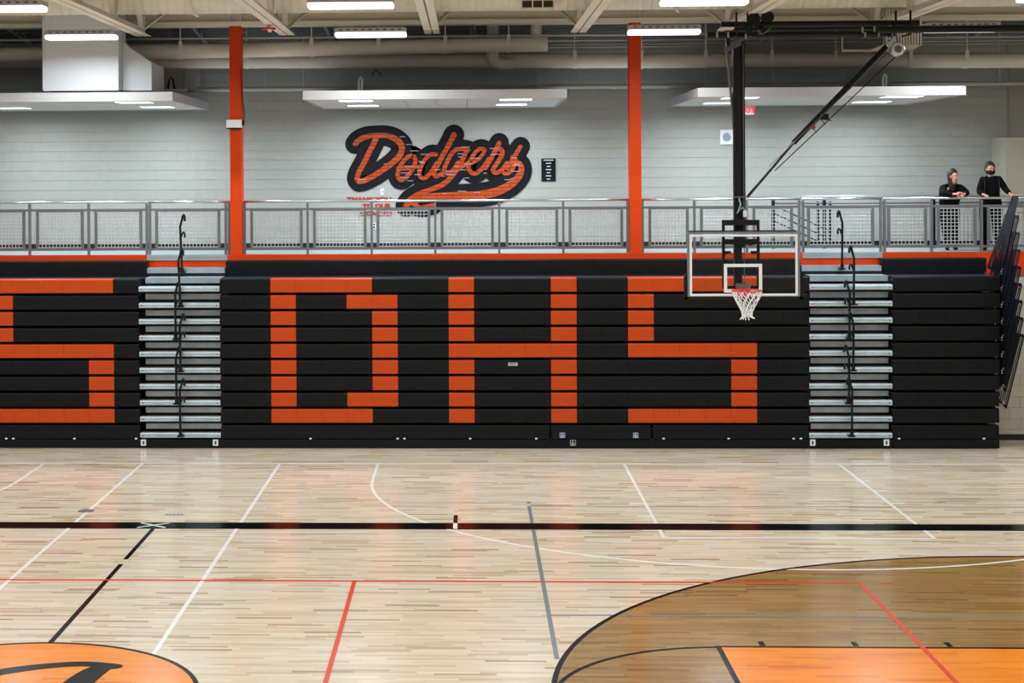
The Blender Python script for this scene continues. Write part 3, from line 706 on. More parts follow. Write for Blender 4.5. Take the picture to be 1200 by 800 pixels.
# stair aisles
def aisle(x0, x1, label, kpx):
    a = thing('aisle_steps', ((x0+x1)/2, YB, 0), label, 'steps', 'aluminium aisle steps')
    lo = a
    for i in range(0, 11):
        if i == 0:
            yn, zn0, zn1 = YB+0.66, ZT1+0.065, ZT1+0.16; xa_, xb_ = x0+0.01, x1+0.00
            sx = YB+0.66
            xa_ = x0-(0.0)+0.02; xb_ = x1-0.02
            MB().box(xa_, xb_, yn, yn+0.03, zn0, zn1).box(xa_, xb_, yn+0.03, YF-0.05, zn1-0.02, zn1).build('step_nosing', ALU, a); MB().box(x0-0.0, x1-0.0, yn+0.04, yn+0.06, ZT1-0.1, zn1-0.025).build('back_panel', CARC, a)
            continue
        zt = ztop(i); yn = YB-0.009*(10-i)
        b = MB(); n_ = 4
        b.prism([(yn, zt-0.227), (yn-0.004, zt-0.205), (yn, zt-0.195), (yn, zt-0.178), (yn-0.004, zt-0.17), (yn, zt-0.16), (yn+0.012, zt-0.138), (YB+0.13, zt-0.136), (YB+0.13, zt-0.16), (yn+0.03, zt-0.16), (yn+0.03, zt-0.227)], x0+0.008, x1-0.008, 'x')
        st = b.build('step_nosing', ALU, a, fixn=True)
        for xx in (x0+0.06, x1-0.06): MB().tube([(xx, yn-0.005, zt-0.187), (xx, yn+0.002, zt-0.187)], 0.010, 8).build('rivet', BSTEEL, st)
        MB().box(x0+0.075, x1-0.02, YB+0.20, YB+0.23, zt-0.092, zt+0.008).box(x0+0.075, x1-0.02, YB+0.23, YB+(0.66 if i == 1 else 0.5), zt-0.01, zt+0.008).build('step_riser', ALUD if i > 1 else ALU, a)
        MB().box(x0+0.05, x1-0.01, YB+0.5, YB+0.52, zt-PITCH+0.012, zt-0.012).box(x0+0.075, x1-0.02, YB+0.135, YB+0.5, zt-PITCH+0.012, zt-PITCH+0.02).build('back_panel', CARC, a)
    bevel(MB().box(x0+0.004, x1-0.004, YB-0.01, YB+0.04, 0.012, 0.155).build('kick_board', BLK2, a), 0.006)
    MB().box(x0+0.02, x1-0.02, YB+0.05, YB+0.3, 0.0, 0.12).build('under_frame', CARC, a)
    for px in kpx:
        p = P(px, 518.5, YB-0.02); k = MB().box(p.x-0.048, p.x+0.048, YB-0.018, YB-0.0105, p.z-0.055, p.z+0.055).build('socket_plate', WHITE, a)
        MB().box(p.x-0.014, p.x+0.014, YB-0.021, YB-0.018, p.z-0.03, p.z+0.03).build('socket_slot', BSTEEL, k)
    return a
aisle(xL, xR, 'aluminium aisle steps left of the letter D', (168, 252.5))
aisle(xM, xN, 'aluminium aisle steps right of the basketball goal', (952.5, 1039))
def aisle_rail(px, pyb, side, label, lean=0.0, first=False):
    yb = YB-0.09+(0.72 if first else 0); p = P(px, pyb, yb-0.05)
    a = thing('aisle_handrail', (p.x, p.y, p.z-0.02), label, 'handrail', 'folded black aisle handrails')
    z0 = p.z-0.02; h = 1.07 if first else 1.05; y = p.y; r = 0.021
    xb = p.x+lean
    MB().tube([(p.x, y, z0+0.02), (xb, y, z0+h-0.22), (xb+side*0.045, y-0.02, z0+h-0.07), (xb+side*0.055, y-0.03, z0+h-0.02), (xb+side*0.075, y-0.04, z0+h), (xb+side*0.095, y-0.05, z0+h-0.03), (xb+side*0.095, y-0.05, z0+h-0.12)], r, 8).build('post', BSTEEL, a)
    MB().tube([(xb, y-0.01, z0+h-0.47), (xb+side*0.05, y-0.03, z0+h-0.34), (xb+side*0.075, y-0.045, z0+h-0.32), (xb+side*0.095, y-0.05, z0+h-0.35), (xb+side*0.095, y-0.05, z0+h-0.42)], r*0.85, 8).build('lower_grip', BSTEEL, a)
    MB().box(p.x-0.055, p.x+0.055, y-0.045, y+0.10, z0, z0+0.025).box(p.x-0.03, p.x+0.03, y+0.05, (YB+0.02 if not first else y+0.12), z0-0.01, z0+0.015).tube([(p.x, y, z0), (p.x, y, z0+0.09)], 0.034, 10).build('base_socket', BSTEEL, a)
lv = ['topmost', 'second from the top', 'third from the top', 'fourth from the top', 'fifth from the top', 'lowest']
for i, (px, py) in enumerate(((213.5, 318), (211.5, 358.5), (206, 397), (211.5, 434.5), (207, 472.5), (211.5, 510.5))):
    aisle_rail(px, py, 1, 'black aisle handrail on the left steps, '+lv[i], -0.035 if i in (0, 1) else -0.01, i == 0)
for i, (px, py) in enumerate(((986.8, 314.5), (1000.5, 356), (995.5, 396.5), (1000, 433.5), (994.8, 472), (998.3, 510.3))):
    aisle_rail(px, py, -1, 'black aisle handrail on the right steps, '+lv[i], 0.01, i == 0)

# folded end rails
for i in range(9):
    zb = PZ(1171, 475-19.3*(8-i)+2, YB); zt = zb+1.36 if i else zb+1.40
    x = xE+0.03+i*0.011; yf0, yf1, yk = YB-0.02, YB-0.98, 0.72
    e = thing('end_rail', (x, YB, zb), ['folded navy end rail at the right end of the bleachers, '+s for s in ('topmost', 'second down', 'third down', 'fourth down', 'fifth down', 'sixth down', 'seventh down', 'eighth down', 'lowest')][i], 'railing', 'folded end rails')
    th = 0.009; yk2 = 0.28 if i == 0 else yk
    yk_b = 0.72
    b = MB(); b.bar((x, yf0, zb), (x, yf1, zt), th, 0.05).bar((x, yf0+yk_b, zb+0.12), (x, yf1+yk2, zt), th, 0.05).bar((x, yf1, zt), (x, yf1+yk2, zt), th, 0.05).bar((x, yf0, zb), (x, yf0+yk_b, zb+0.12), th, 0.05)
    b.build('frame', NAVY, e)
    for k in range(1, 8):
        t = k/8; MB().bar((x, yf0+yk_b*t, zb+0.12*t), (x, yf1+yk2*t, zt), 0.008, 0.034).build('baluster', NAVY, e)
    b = MB()
    for dz in (0.05, 0.13): b.tube([(x-0.02, yf0-0.0-dz*0.8-0.02, zb+dz), (x+0.012, yf0-dz*0.8-0.02, zb+dz)], 0.014, 8)
    b = MB()
    for q, dz in enumerate((0.06, 0.14)): b.tube([(xE+0.01+q*0.02, YB-0.14, zb+dz-0.02), (xE+0.01+q*0.02, YB-0.12, zb+dz-0.02)], 0.014, 8)
    b.bar((xE+0.015, YB-0.12, zb+0.08), (x, YB-0.05, zb+0.08), 0.02, 0.02)
    b.build('bolt', SILV, e)

# ================================================================== MEZZANINE RAILING
YR = 31.08
def railing(px0, px1, posts, frames, label, ztop_=None):
    x0, x1 = PXx(px0, YR, 260), PXx(px1, YR, 260)
    zr = PZ(360, 237, YR)
    zr = H-26.9*YR/FPX*1.0
    r = thing('guard_railing', ((x0+x1)/2, YR, ZM), label, 'railing', 'steel guard railings of the mezzanine')
    MB().tube([(x0, YR-0.02, zr), (x1, YR-0.02, zr)], 0.022, 10).build('handrail', SILV, r).data.polygons.foreach_set('use_smooth', [True]*(10+2))
    zu, zl_ = zr-0.145, ZM+0.10
    MB().box(x0, x1, YR-0.02, YR+0.02, zu-0.022, zu+0.022).build('upper_rail', STEELG, r)
    MB().box(x0, x1, YR-0.02, YR+0.02, zl_-0.02, zl_+0.02).build('lower_rail', STEELG, r)
    for q in posts:
        x = PXx(q, YR, 260); MB().box(x-0.021, x+0.021, YR-0.035, YR+0.035, ZM, zr-0.03).tube([(x, YR-0.02, zr-0.05), (x, YR-0.02, zr-0.01)], 0.012, 6).build('post', STEELG, r)
    for a, c_ in frames:
        xa_, xb_ = PXx(a, YR, 260), PXx(c_, YR, 260); y0_, y1_ = YR-0.018, YR+0.018
        f_ = MB().box(xa_-0.027, xa_+0.027, y0_, y1_, zl_+0.02, zu-0.022).box(xb_-0.027, xb_+0.027, y0_, y1_, zl_+0.02, zu-0.022).box(xa_+0.027, xb_-0.027, y0_, y1_, zu-0.042, zu-0.022).box(xa_+0.027, xb_-0.027, y0_, y1_, zl_+0.02, zl_+0.04).build('panel_frame', STEELG, r)
        b = MB(); xa2, xb2, za, zb = xa_+0.027, xb_-0.027, zl_+0.04, zu-0.042
        n = max(3, round((xb2-xa2)/0.066)); 
        for k in range(1, n): x = xa2+(xb2-xa2)*k/n; b.tube([(x, YR-0.006, za), (x, YR-0.006, zb)], 0.0065, 5, False)
        n = round((zb-za)/0.066)
        for k in range(1, n): z = za+(zb-za)*k/n; b.tube([(xa2, YR+0.008, z), (xb2, YR+0.008, z)], 0.0065, 5, False)
        tag(b.build('wire_mesh', WIRE, f_), kind='stuff')
        MB().box(xa_+0.02, xb_-0.02, YR-0.024, YR-0.018, zl_+0.035, zl_+0.05).box(xa_+0.02, xb_-0.02, YR-0.024, YR-0.018, zu-0.052, zu-0.038).build('clip_strip', WIRE, f_)
railing(-60, 173.5, (-34, 35, 104, 172), ((-27, 28), (44, 96.5), (112.5, 165)), 'steel guard railing left of the left aisle steps')
railing(174.5, 270.5, (175.7, 264.5, 268.3), ((183.5, 256.5),), 'steel guard railing above the left aisle steps, beside the left orange column')
railing(285.5, 737, (286.7, 360.5, 435.5, 510, 585, 660, 735.3), ((295, 353), (368.5, 427.8), (443, 502.7), (518, 577), (594, 652.5), (668, 728.5)), 'long steel guard railing between the two orange columns')
railing(751, 937.5, (753, 813.7, 875, 936.5), ((761.5, 805.5), (822, 867), (883.5, 927.5)), 'steel guard railing behind the basketball backboard')
railing(940, 1033, (941, 1032), ((947.5, 1022.5),), 'steel guard railing above the right aisle steps')
railing(1035.5, 1290, (1036.5, 1091.5, 1150, 1210, 1270), ((1041.5, 1084.5), (1099.5, 1142.5), (1158.5, 1202), (1218, 1262)), 'steel guard railing in front of the two people')
# rear rail of the stair behind the right railing
y = 32.7
xa_, xb_ = PXx(904.5, y, 240), PXx(1300, y, 240); zr = PZ(1000, 230, y)
rg = thing('stair_railing', ((xa_+xb_)/2, y, ZM), 'rear stair railing seen through the guard mesh right of the goal', 'railing')
MB().tube([(xa_, y, zr), (xb_, y, zr)], 0.028, 8).build('handrail', SILV, rg)
MB().tube([(xa_, y, zr-0.13), (xb_, y, zr-0.13)], 0.02, 8).build('mid_rail', STEELG, rg)
for px in (906, 966, 1094, 1226): x = PXx(px, y, 260); MB().box(x-0.03, x+0.03, y-0.03, y+0.03, ZM, zr-0.03).build('post', NAVY, rg)
for k in range(3):
    MB().tube([P(905, 240+k*9, y+0.3), P(975, 272+k*9, y+0.3)], 0.014, 6).build('sloping_rail', BSTEEL, rg)
for px in (958.5, 973): x = PXx(px, y+0.3, 260); MB().box(x-0.025, x+0.025, y+0.28, y+0.32, ZM, zr-0.1).build('post', NAVY, rg)

# ================================================================== WALL ITEMS
Yw = YW-0.014
def wp(u, v, t): 
    q = P(u, v, Yw); return (q.x, Yw-t, q.z)
strokes = [
 ([(416.5,168.5),(421,164),(430,160),(442,158.8),(453,159),(463,162.5),(470,169),(471,176),(467,184),(459,191.5),(448,199.5),(436,207),(425,211.8),(420.5,211)], [3.4,3.6,3.4,3.3,3.4,3.8,4.1,4.0,4.0,3.8,3.6,3.6,3.6,3.0]),
 ([(441,162),(436.5,171),(431,182),(426,192),(420.5,202),(418.6,209),(421,213)], [3.4,3.4,3.4,3.4,3.4,3.4,3.2]),
 ([(484,182),(477,184.5),(470,193),(466,203),(467.5,209.5),(472,210.5),(478.5,205),(484,197),(487,188),(484,182)], [2.7]*10),
 ([(466,197.5),(476,197.5),(487,195.5),(493,196.5)], [2.0,2.4,2.4,2.0]),
 ([(511,181),(505,181),(499,186),(493,196),(491.5,204),(495,209),(501,206.5),(507,199),(512,191)], [2.7]*9),
 ([(532,158),(527,168),(520,180),(513,193),(509,201),(510,206),(515,205),(521,200)], [3.6,3.3,3.2,3.2,3.0,2.8,2.6,2.5]),
 ([(549,175.5),(541,174.5),(534,175.5),(528,182),(522,194),(521,201),(525,202.5),(531,199),(537,190)], [2.4,2.7,2.7,2.8,2.8,2.8,2.6,2.6,2.6]),
 ([(547,176),(542,187),(535,199),(529,207),(519,216),(505,222),(492,227),(481,234),(476,241)], [2.6,2.8,3.0,3.2,3.4,3.2,3.6,4.0,4.0]),
 ([(530,203),(540,196),(550,190)], [2.6,2.8,2.4]),
 ([(552,191),(560,187),(566,180),(567.5,175.5),(562,174.5),(556,180),(550.5,189),(549,197),(553,202.5),(559,202.5),(566,196),(573,186)], [2.5,2.5,2.5,2.6,2.6,2.8,2.8,2.8,2.8,2.8,2.6,2.5]),
 ([(585,167),(583,172),(579,179),(574,188),(569,197)], [2.8,3.2,3.0,2.8,2.4]),
 ([(583,174),(588,176),(588,182),(582,192),(577.5,199),(581,202.5),(588,199),(594,191)], [3.0,3.0,2.9,2.8,2.8,2.7,2.6,2.6]),
 ([(610,171.5),(605.5,179),(600,188),(594,197)], [2.6,2.9,2.9,2.7]),
 ([(600,184),(604,186),(603,193),(598,201),(592,203.5),(588.5,200)], [2.4,2.8,2.8,2.8,2.6,2.2]),
 ([(603,190),(609,192),(611,199),(607,208),(597,217),(583,224),(565,228),(540,229.5),(515,230),(495,232),(483,237)], [2.8,3.4,3.8,4.6,5.2,5.6,5.6,5.4,4.8,4.6,4.0]),
 ([(483,237),(492,243),(500,242),(508,240)], [3.4,2.6,2.8,2.4]),
]
pc = P(510, 200, Yw); ppm = FPX/ (YW)
sg = thing('script_sign', (pc.x, Yw, P(510, 255, Yw).z), 'large wall sign of orange brick script lettering outlined in thick black', 'sign')
ob, bb = MB(), MB()
for k, (pts, rs) in enumerate(strokes):
    w2 = [P(a, c_, Yw) for a, c_ in pts]
    p2 = [(q.x, q.z) for q in w2]; s = 33.9/FPX
    bb.ribbon(p2, [(r_+8.6)*s for r_ in rs], lambda u, v, t: (u, Yw-t, v), 0.0, 0.020+k*0.0003)
    ob.ribbon(p2, [r_*s*0.90 for r_ in rs], lambda u, v, t: (u, Yw-t, v), 0.018, 0.0262+k*0.0003)
bb.build('black_outline', DSIGN, sg, fixn=True); ob.build('brick_lettering', BRICKP, sg, fixn=True)
tg = MB(); rnd = random.Random(3)
pl_pts = [(p_, r_) for pts, rs in strokes for p_, r_ in zip(pts, rs)]
for q in range(42):
    (a, c_), r_ = rnd.choice(pl_pts); a += rnd.uniform(-9, 9); c_ += rnd.uniform(-7, 7); wv = rnd.choice((0.04, 0.06, 0.09))
    p = P(a, c_, Yw); tg.box(p.x-wv, p.x+wv, Yw-0.0325, Yw-0.018, p.z-0.006, p.z+0.006)
tag(tg.build('name_strips', mat('silver_strip', (175, 160, 165), 0.5), sg), kind='stuff')
# donor text
th_ = thing('wall_lettering', tuple(P(433, 253, Yw)), 'small red raised lettering on the wall left below the script sign', 'lettering')
for body, px, py, wpx in (('THANK YOU', 433, 233.8, 52), ('TO OUR', 441.5, 241.5, 34), ('DONORS', 440.5, 250, 37)):
    p = P(px, py, Yw); o = text_mesh(body, 0.118, 0.008, REDP if False else mat('brick_red_letter', (176, 52, 36), 0.5), 'word', th_, (p.x, Yw-0.01, p.z), bold=0.006)
    wv = max(v.co.x for v in o.data.vertices)-min(v.co.x for v in o.data.vertices); o.scale.x = wpx*33.9/FPX/wv
# plaque
p0, p1 = P(634.5, 212.5, Yw), P(651, 185.5, Yw)
pq = thing('donor_plaque', ((p0.x+p1.x)/2, Yw, p0.z), 'small black plaque on the wall right of the script sign', 'plaque')
bevel(MB().box(p0.x, p1.x, Yw-0.025, Yw, p0.z, p1.z).build('board', DSIGN, pq), 0.004)
for k in range(7):
    z = p1.z-0.035-k*0.064; h = 0.10 if k == 0 else 0.035+0.02*(k % 2); x = (p0.x+p1.x)/2
    MB().box(x-h, x+h, Yw-0.027, Yw-0.025, z-0.007, z+0.007).build('text_line', WHITE, pq)
# speaker
p0, p1 = P(843.5, 169.5, Yw), P(859, 152, Yw); x, z = (p0.x+p1.x)/2, (p0.z+p1.z)/2
sk = thing('wall_speaker', (x, Yw, p0.z), 'square white wall speaker with round grey grille left of the mast', 'speaker')
bevel(MB().box(p0.x, p1.x, Yw-0.05, Yw, p0.z, p1.z).build('housing', WHITE, sk), 0.006)
MB().tube([(x, Yw-0.051, z), (x, Yw-0.058, z)], 0.085, 24).build('grille', mat('grey_grille', (150, 158, 170), 0.5), sk)
# exit sign
p0, p1 = P(866, 134.3, Yw-1.0), P(883.5, 124, Yw-1.0); x, z = (p0.x+p1.x)/2, (p0.z+p1.z)/2; ye = Yw-1.0
ex = thing('exit_sign', (x, ye, p0.z), 'lit red exit sign hanging under the right floating ceiling', 'sign')
MB().box(p0.x, p1.x, ye, ye+0.05, p0.z, p1.z).tube([(x, ye+0.025, p1.z), (x, ye+0.025, zs)], 0.01, 6).build('housing', WHITE, ex)
text_mesh('EXIT', 0.17, 0.002, mat('lit_red_letter', (250, 40, 60), 0.5, emit=1.2), 'letters', ex, (x, ye-0.003, z), bold=0.004)
# switch + outlet
p = P(448, 224.5, Yw); s_ = thing('wall_switch', tuple(p-Vector((0,0,0.06))), 'white wall switch between the lettering and the script sign', 'switch')
MB().box(p.x-0.035, p.x+0.035, Yw-0.01, Yw, p.z-0.06, p.z+0.06).build('plate', WHITE, s_); MB().box(p.x+0.002, p.x+0.024, Yw-0.016, Yw-0.01, p.z-0.02, p.z+0.02).build('toggle', GREYM, s_)
p = P(438.5, 264.5, Yw); s_ = thing('wall_outlet', tuple(p-Vector((0,0,0.06))), 'white wall outlet low behind the railing, below the red lettering', 'outlet')
MB().box(p.x-0.035, p.x+0.035, Yw-0.01, Yw, p.z-0.06, p.z+0.06).build('plate', WHITE, s_); MB().box(p.x-0.018, p.x+0.018, Yw-0.016, Yw-0.01, p.z-0.045, p.z-0.01).box(p.x-0.018, p.x+0.018, Yw-0.016, Yw-0.01, p.z+0.01, p.z+0.045).build('socket', BSTEEL, s_)
# louvred unit heater
u0 = P(1036, 53, 30.6); u1 = P(1078, 40, 30.6)
un = thing('louvred_unit', ((u0.x+u1.x)/2, 30.6, u0.z), 'grey louvred unit hanging behind the black goal beam at the right', 'vent')
zt_ = PZ(1050, 12, 30.6)
for k in range(13):
    x = PXx(1037+k*3.3, 30.6, 40); zb_ = PZ(1050, 54 if x < 0 else 53.5, 30.6); MB().box(x-0.016, x+0.016, 30.45, 30.72, zb_, zt_).build('fin', DUCT, un)
MB().box(u0.x-0.02, u1.x+0.05, 30.72, 30.75, zb_, zt_).build('back_panel', GREYM, un)
MB().prism([(PXx(1016, 30.6, 58), PZ(1040, 59.5, 30.6)), (PXx(1066, 30.6, 58), PZ(1040, 59.5, 30.6)), (PXx(1078, 30.6, 55), PZ(1040, 54, 30.6)), (PXx(1036, 30.6, 52), PZ(1036, 52, 30.6))], 30.45, 30.75, 'y').build('hood', DUCT, un, fixn=True)
MB().tube([P(987, 59.5, 30.6), P(1062, 59.5, 30.6)], 0.022, 8).tube([P(987, 59.5, 30.6), P(987, 43, 30.6)], 0.012, 6).build('support_pipe', DUCT, un)

# ================================================================== BASKETBALL GOAL
YK = 27.0
gx0, gx1 = PXx(805.5, YK, 310), PXx(937, YK, 310); gz0, gz1 = PZ(870, 347.3, YK), PZ(870, 271.5, YK); gc = (gx0+gx1)/2
gl = thing('basketball_goal', (gc, YK, gz0), 'ceiling-hung basketball goal with glass backboard, orange rim and white net', 'basketball goal')
MB().box(gx0+0.03, gx1-0.03, YK-0.006, YK+0.006, gz0+0.03, gz1-0.03).build('glass_panel', GLASS, gl)
fw = 0.035
fr_ = MB().box(gx0, gx1, YK-0.02, YK+0.03, gz0, gz0+fw).box(gx0, gx1, YK-0.02, YK+0.03, gz1-fw, gz1).box(gx0, gx0+fw, YK-0.02, YK+0.03, gz0+fw, gz1-fw).box(gx1-fw, gx1, YK-0.02, YK+0.03, gz0+fw, gz1-fw)
fr_.build('board_frame', mat('grey_aluminium', (130, 140, 150), 0.4, 0.5), gl)
q = 0.028; a = 0.05; w_ = 0.045
def rectf(x0, x1, z0, z1, t, y0, y1): return MB().box(x0, x1, y0, y1, z0, z0+t).box(x0, x1, y0, y1, z1-t, z1).box(x0, x0+t, y0, y1, z0+t, z1-t).box(x1-t, x1, y0, y1, z0+t, z1-t)
rectf(gx0+fw, gx1-fw, gz0+0.012, gz1-fw-0.005, 0.036, YK-0.024, YK-0.0201).build('white_border', WHITE, gl)
tx0, tx1, tz0, tz1 = PXx(848.2, YK, 320), PXx(893, YK, 320), PZ(870, 342.6, YK), PZ(870, 309, YK)
rectf(tx0, tx1, tz0, tz1, 0.052, YK-0.010, YK-0.0065).build('target_square', WHITE, gl)
pad = MB().box(gx0-0.05, gx1+0.05, YK-0.015, YK+0.05, gz0-0.05, gz0-0.001).prism([(gx0-0.055, gz0-0.05), (gx0-0.001, gz0-0.05), (gx0-0.001, gz0+0.38), (gx0-0.03, gz0+0.36), (gx0-0.055, gz0+0.33)], YK-0.015, YK+0.05, 'y').prism([(gx1+0.055, gz0-0.05), (gx1+0.001, gz0-0.05), (gx1+0.001, gz0+0.38), (gx1+0.03, gz0+0.36), (gx1+0.055, gz0+0.33)], YK-0.015, YK+0.05, 'y')
pad.build('edge_padding', BSTEEL, gl, fixn=True)
# rim and net
rcx = PXx(875.3, YK-0.38, 340); rz = PZ(875, 340.5, YK-0.38); rcy = YK-0.38; rr = 0.235
MB().tube([(rcx+rr*math.cos(t*PI/16), rcy+rr*math.sin(t*PI/16), rz) for t in range(32)], 0.011, 8, close=True).build('rim', RED, gl)
MB().box(rcx-0.10, rcx+0.10, YK-0.16, YK-0.012, rz-0.015, rz+0.012).prism([(rcx-0.12, rz-0.10), (rcx+0.05, rz-0.13), (rcx+0.10, rz-0.10), (rcx+0.10, rz-0.014), (rcx-0.13, rz-0.014)], YK-0.12, YK-0.011, 'y').build('rim_bracket', RED, gl, fixn=True)
MB().box(rcx-0.12, rcx+0.12, YK-0.03, YK-0.011, rz+0.012, rz+0.09).build('mount_plate', GREYM, gl)
b = MB(); lv_ = [(0.235, 0), (0.205, 0.09), (0.16, 0.18), (0.115, 0.26), (0.085, 0.33), (0.075, 0.40)]
for k in range(12):
    for sgn in (1, -1):
        pts = []
        for i, (r_, dz) in enumerate(lv_):
            t = 2*PI*(k+sgn*i*0.5)/12; pts.append((rcx+r_*math.cos(t), rcy+r_*math.sin(t), rz-0.012-dz))
        b.tube(pts, 0.0072, 5)
    t = 2*PI*k/12; r1 = 0.085+0.05*rnd.random()
    b.tube([(rcx+0.075*math.cos(t), rcy+0.075*math.sin(t), rz-0.41), (rcx+r1*math.cos(t+0.2), rcy+r1*math.sin(t+0.2), rz-0.43-0.04*rnd.random())], 0.008, 5)
b.build('net', NET, gl)
# bracket frame behind the board
ym = YK+0.10
bx = [PXx(v, ym, 300) for v in (846.2, 890.2)]; zA, zB_ = PZ(868, 257.5, ym), PZ(868, 338, ym)
b = MB().box(bx[0], bx[0]+0.045, ym-0.02, ym+0.03, zB_, zA).box(bx[1]-0.045, bx[1], ym-0.02, ym+0.03, zB_, zA)
b.box(bx[0]+0.045, bx[1]-0.045, ym-0.02, ym+0.03, PZ(868, 264, ym), zA).box(bx[0]+0.045, bx[1]-0.045, ym-0.02, ym+0.03, PZ(868, 286.5, ym), PZ(868, 280, ym)).box(bx[0]+0.045, bx[1]-0.045, ym-0.02, ym+0.03, zB_, zB_+0.05)
b.build('bracket_frame', BSTEEL, gl)
MB().box(PXx(807, YK, 270), PXx(932, YK, 270), YK-0.01, YK+0.06, gz1+0.002, gz1+0.022).build('top_bar', BSTEEL, gl)
for px in (852.5, 883.5):
    x = PXx(px, ym, 295); MB().box(x-0.05, x+0.05, ym-0.035, ym+0.02, PZ(868, 297.5, ym), PZ(868, 294, ym)).build('clamp', BSTEEL, gl)
# mast
y_ = YK+0.28
mx0, mx1 = PXx(859.8, y_, 150), PXx(873, y_, 150); zt_, zb_ = PZ(866, 51, y_), PZ(866, 336, y_)
MB().box(mx0, mx0+0.125, y_, y_+0.1, zb_, zt_).build('mast', BSTEEL, gl)
MB().box(mx0+0.13, mx1, y_-0.02, y_+0.08, PZ(866, 290, y_), zt_+0.03).build('mast', BSTEEL, gl)
MB().tube([(mx0+0.155, y_-0.03, zt_), (mx0+0.155, y_-0.03, zb_+0.05)], 0.008, 6).build('actuator_rod', GREYM, gl)
MB().box(mx0-0.02, mx1+0.02, y_-0.03, y_+0.12, PZ(866, 262, y_), PZ(866, 257, y_)).build('collar', BSTEEL, gl)
for z1_ in (zA-0.06, zB_+0.06): MB().box(mx0+0.02, mx1-0.02, ym+0.03, y_-0.0, z1_-0.03, z1_+0.03).build('spacer', BSTEEL, gl)
MB().bar(P(849, 58.5, y_), P(871.5, 47.5, y_), 0.1, 0.035, (0,1,0)).build('head_plate', GREYM, gl)
MB().tube([P(852, 58, y_+0.05), P(862, 172, y_+0.05)], 0.024, 8).build('side_strut', GREYM, gl)
# winch bits at mid height
MB().tube([P(866, 232, y_-0.06), P(868, 240, y_-0.06), P(864, 250, y_-0.06), P(870, 243, y_-0.06), P(874, 248, y_-0.06)], 0.014, 6).build('safety_cord', mat('pale_blue_cord', (150, 185, 195), 0.5), gl)
MB().box(*(lambda c: (c.x-0.03, c.x+0.03, y_-0.08, y_-0.03, c.z-0.05, c.z+0.05))(P(873, 250.5, y_-0.05))).build('tag', WHITE, gl)
MB().bar(P(860, 231, y_-0.05), P(879, 230.5, y_-0.05), 0.03, 0.02).build('brace_clamp', GREYM, gl)
# long diagonal brace with cables
yb_ = y_-0.05
MB().tube([P(876, 230.5, yb_), P(930, 167, yb_+0.2)], 0.024, 8).tube([P(930, 167, yb_+0.2), P(1044, 49, yb_+0.6)], 0.045, 10).build('diagonal_brace', BSTEEL, gl)
MB().tube([P(908, 200, yb_-0.1), P(1050, 66, yb_+0.3)], 0.009, 6).build('lift_cable', BSTEEL, gl)
MB().tube([P(901, 195, yb_-0.1), P(1040, 62, yb_+0.3)], 0.007, 6).build('lift_cable', GREYM, gl)
b = MB()
for (a1_, a2_) in (((960, 137), (967, 146)), ((963, 135), (974, 142)), ((950, 149), (957, 155))): b.tube([P(*a1_, yb_+0.15), P(*a2_, yb_)], 0.008, 5)
b.build('cable_guide', BSTEEL, gl)
p = P(966, 137, yb_+0.25); MB().box(p.x-0.06, p.x+0.06, p.y-0.05, p.y+0.05, p.z-0.05, p.z+0.05).build('brace_joint', BSTEEL, gl)
p = P(953, 149, yb_+0.22); MB().box(p.x-0.025, p.x+0.025, p.y-0.06, p.y-0.04, p.z-0.03, p.z+0.03).build('warning_tag', REDP, gl)
# overhead frame
yo = YK+0.3
hf = thing('goal_ceiling_frame', (gc, yo, PZ(950, 44, yo)), 'black pipe frame under the roof joists that carries the basketball goal', 'frame')
def hpipe(px0, px1, py, Y, r, name='cross_pipe'):
    z = PZ((px0+px1)/2, py, Y); return MB().tube([(PXx(px0, Y, py), Y, z), (PXx(px1, Y, py), Y, z)], r, 12).build(name, BSTEEL, hf)
hpipe(845, 1077, 28, yo-0.2, 0.05); hpipe(850, 1050, 33.5, yo+0.7, 0.035); hpipe(828, 1050, 40, yo+0.15, 0.048)
hpipe(1028, 1290, 33.5, yo-0.45, 0.058)
for px in (860, 873, 877, 1045, 1062):
    x = PXx(px, yo, 30); MB().box(x-0.02, x+0.02, yo-0.26, yo+0.22, PZ(900, 43.5, yo), PZ(900, 42.0, yo)).box(x-0.015, x+0.015, yo-0.27, yo-0.25, PZ(900, 43, yo), zj+0.03).build('hanger_clamp', BSTEEL, hf)
for px, py in ((840.5, 40.5), (853.5, 41), (874, 43), (1011, 35), (1025, 34), (1043, 33), (1048, 35), (1014, 41), (1030, 40.5)):
    p = P(px, py, yo-0.3); MB().box(p.x-0.014, p.x+0.014, p.y, p.y+0.02, p.z-0.045, p.z+0.045).build('bolt_strap', mat('pale_bolt', (170, 172, 176), 0.4, 0.4), hf)
p = P(853, 47, yo-0.2); MB().box(p.x-0.03, p.x+0.03, p.y-0.03, p.y+0.03, p.z-0.1, p.z+0.13).build('swivel_block', BSTEEL, hf)
for px, py, r in ((884, 22, 0.10), (900, 20, 0.10), (893, 36, 0.06)):
    p = P(px, py, yo-0.3); MB().tube([p, p+Vector((0, 0.15, 0))], [r, r*0.95], 16).tube([p+Vector((0, -0.012, 0)), p], r*0.4, 12).build('pulley', BSTEEL, hf)
MB().tube([P(888, 35, yo-0.3), P(893, 40, yo-0.3), P(899, 37, yo-0.3), P(903, 33, yo-0.3)], 0.012, 6).build('loose_cable', GREYM, hf)
p = P(851, 33, yo-0.35); bevel(MB().prism([(p.x-0.13, p.z-0.02), (p.x+0.12, p.z-0.02), (p.x+0.14, p.z+0.02), (p.x-0.08, p.z+0.02)], p.y, p.y+0.15, 'y').build('bracket_plate', BEIGE, hf, fixn=True), 0.003)
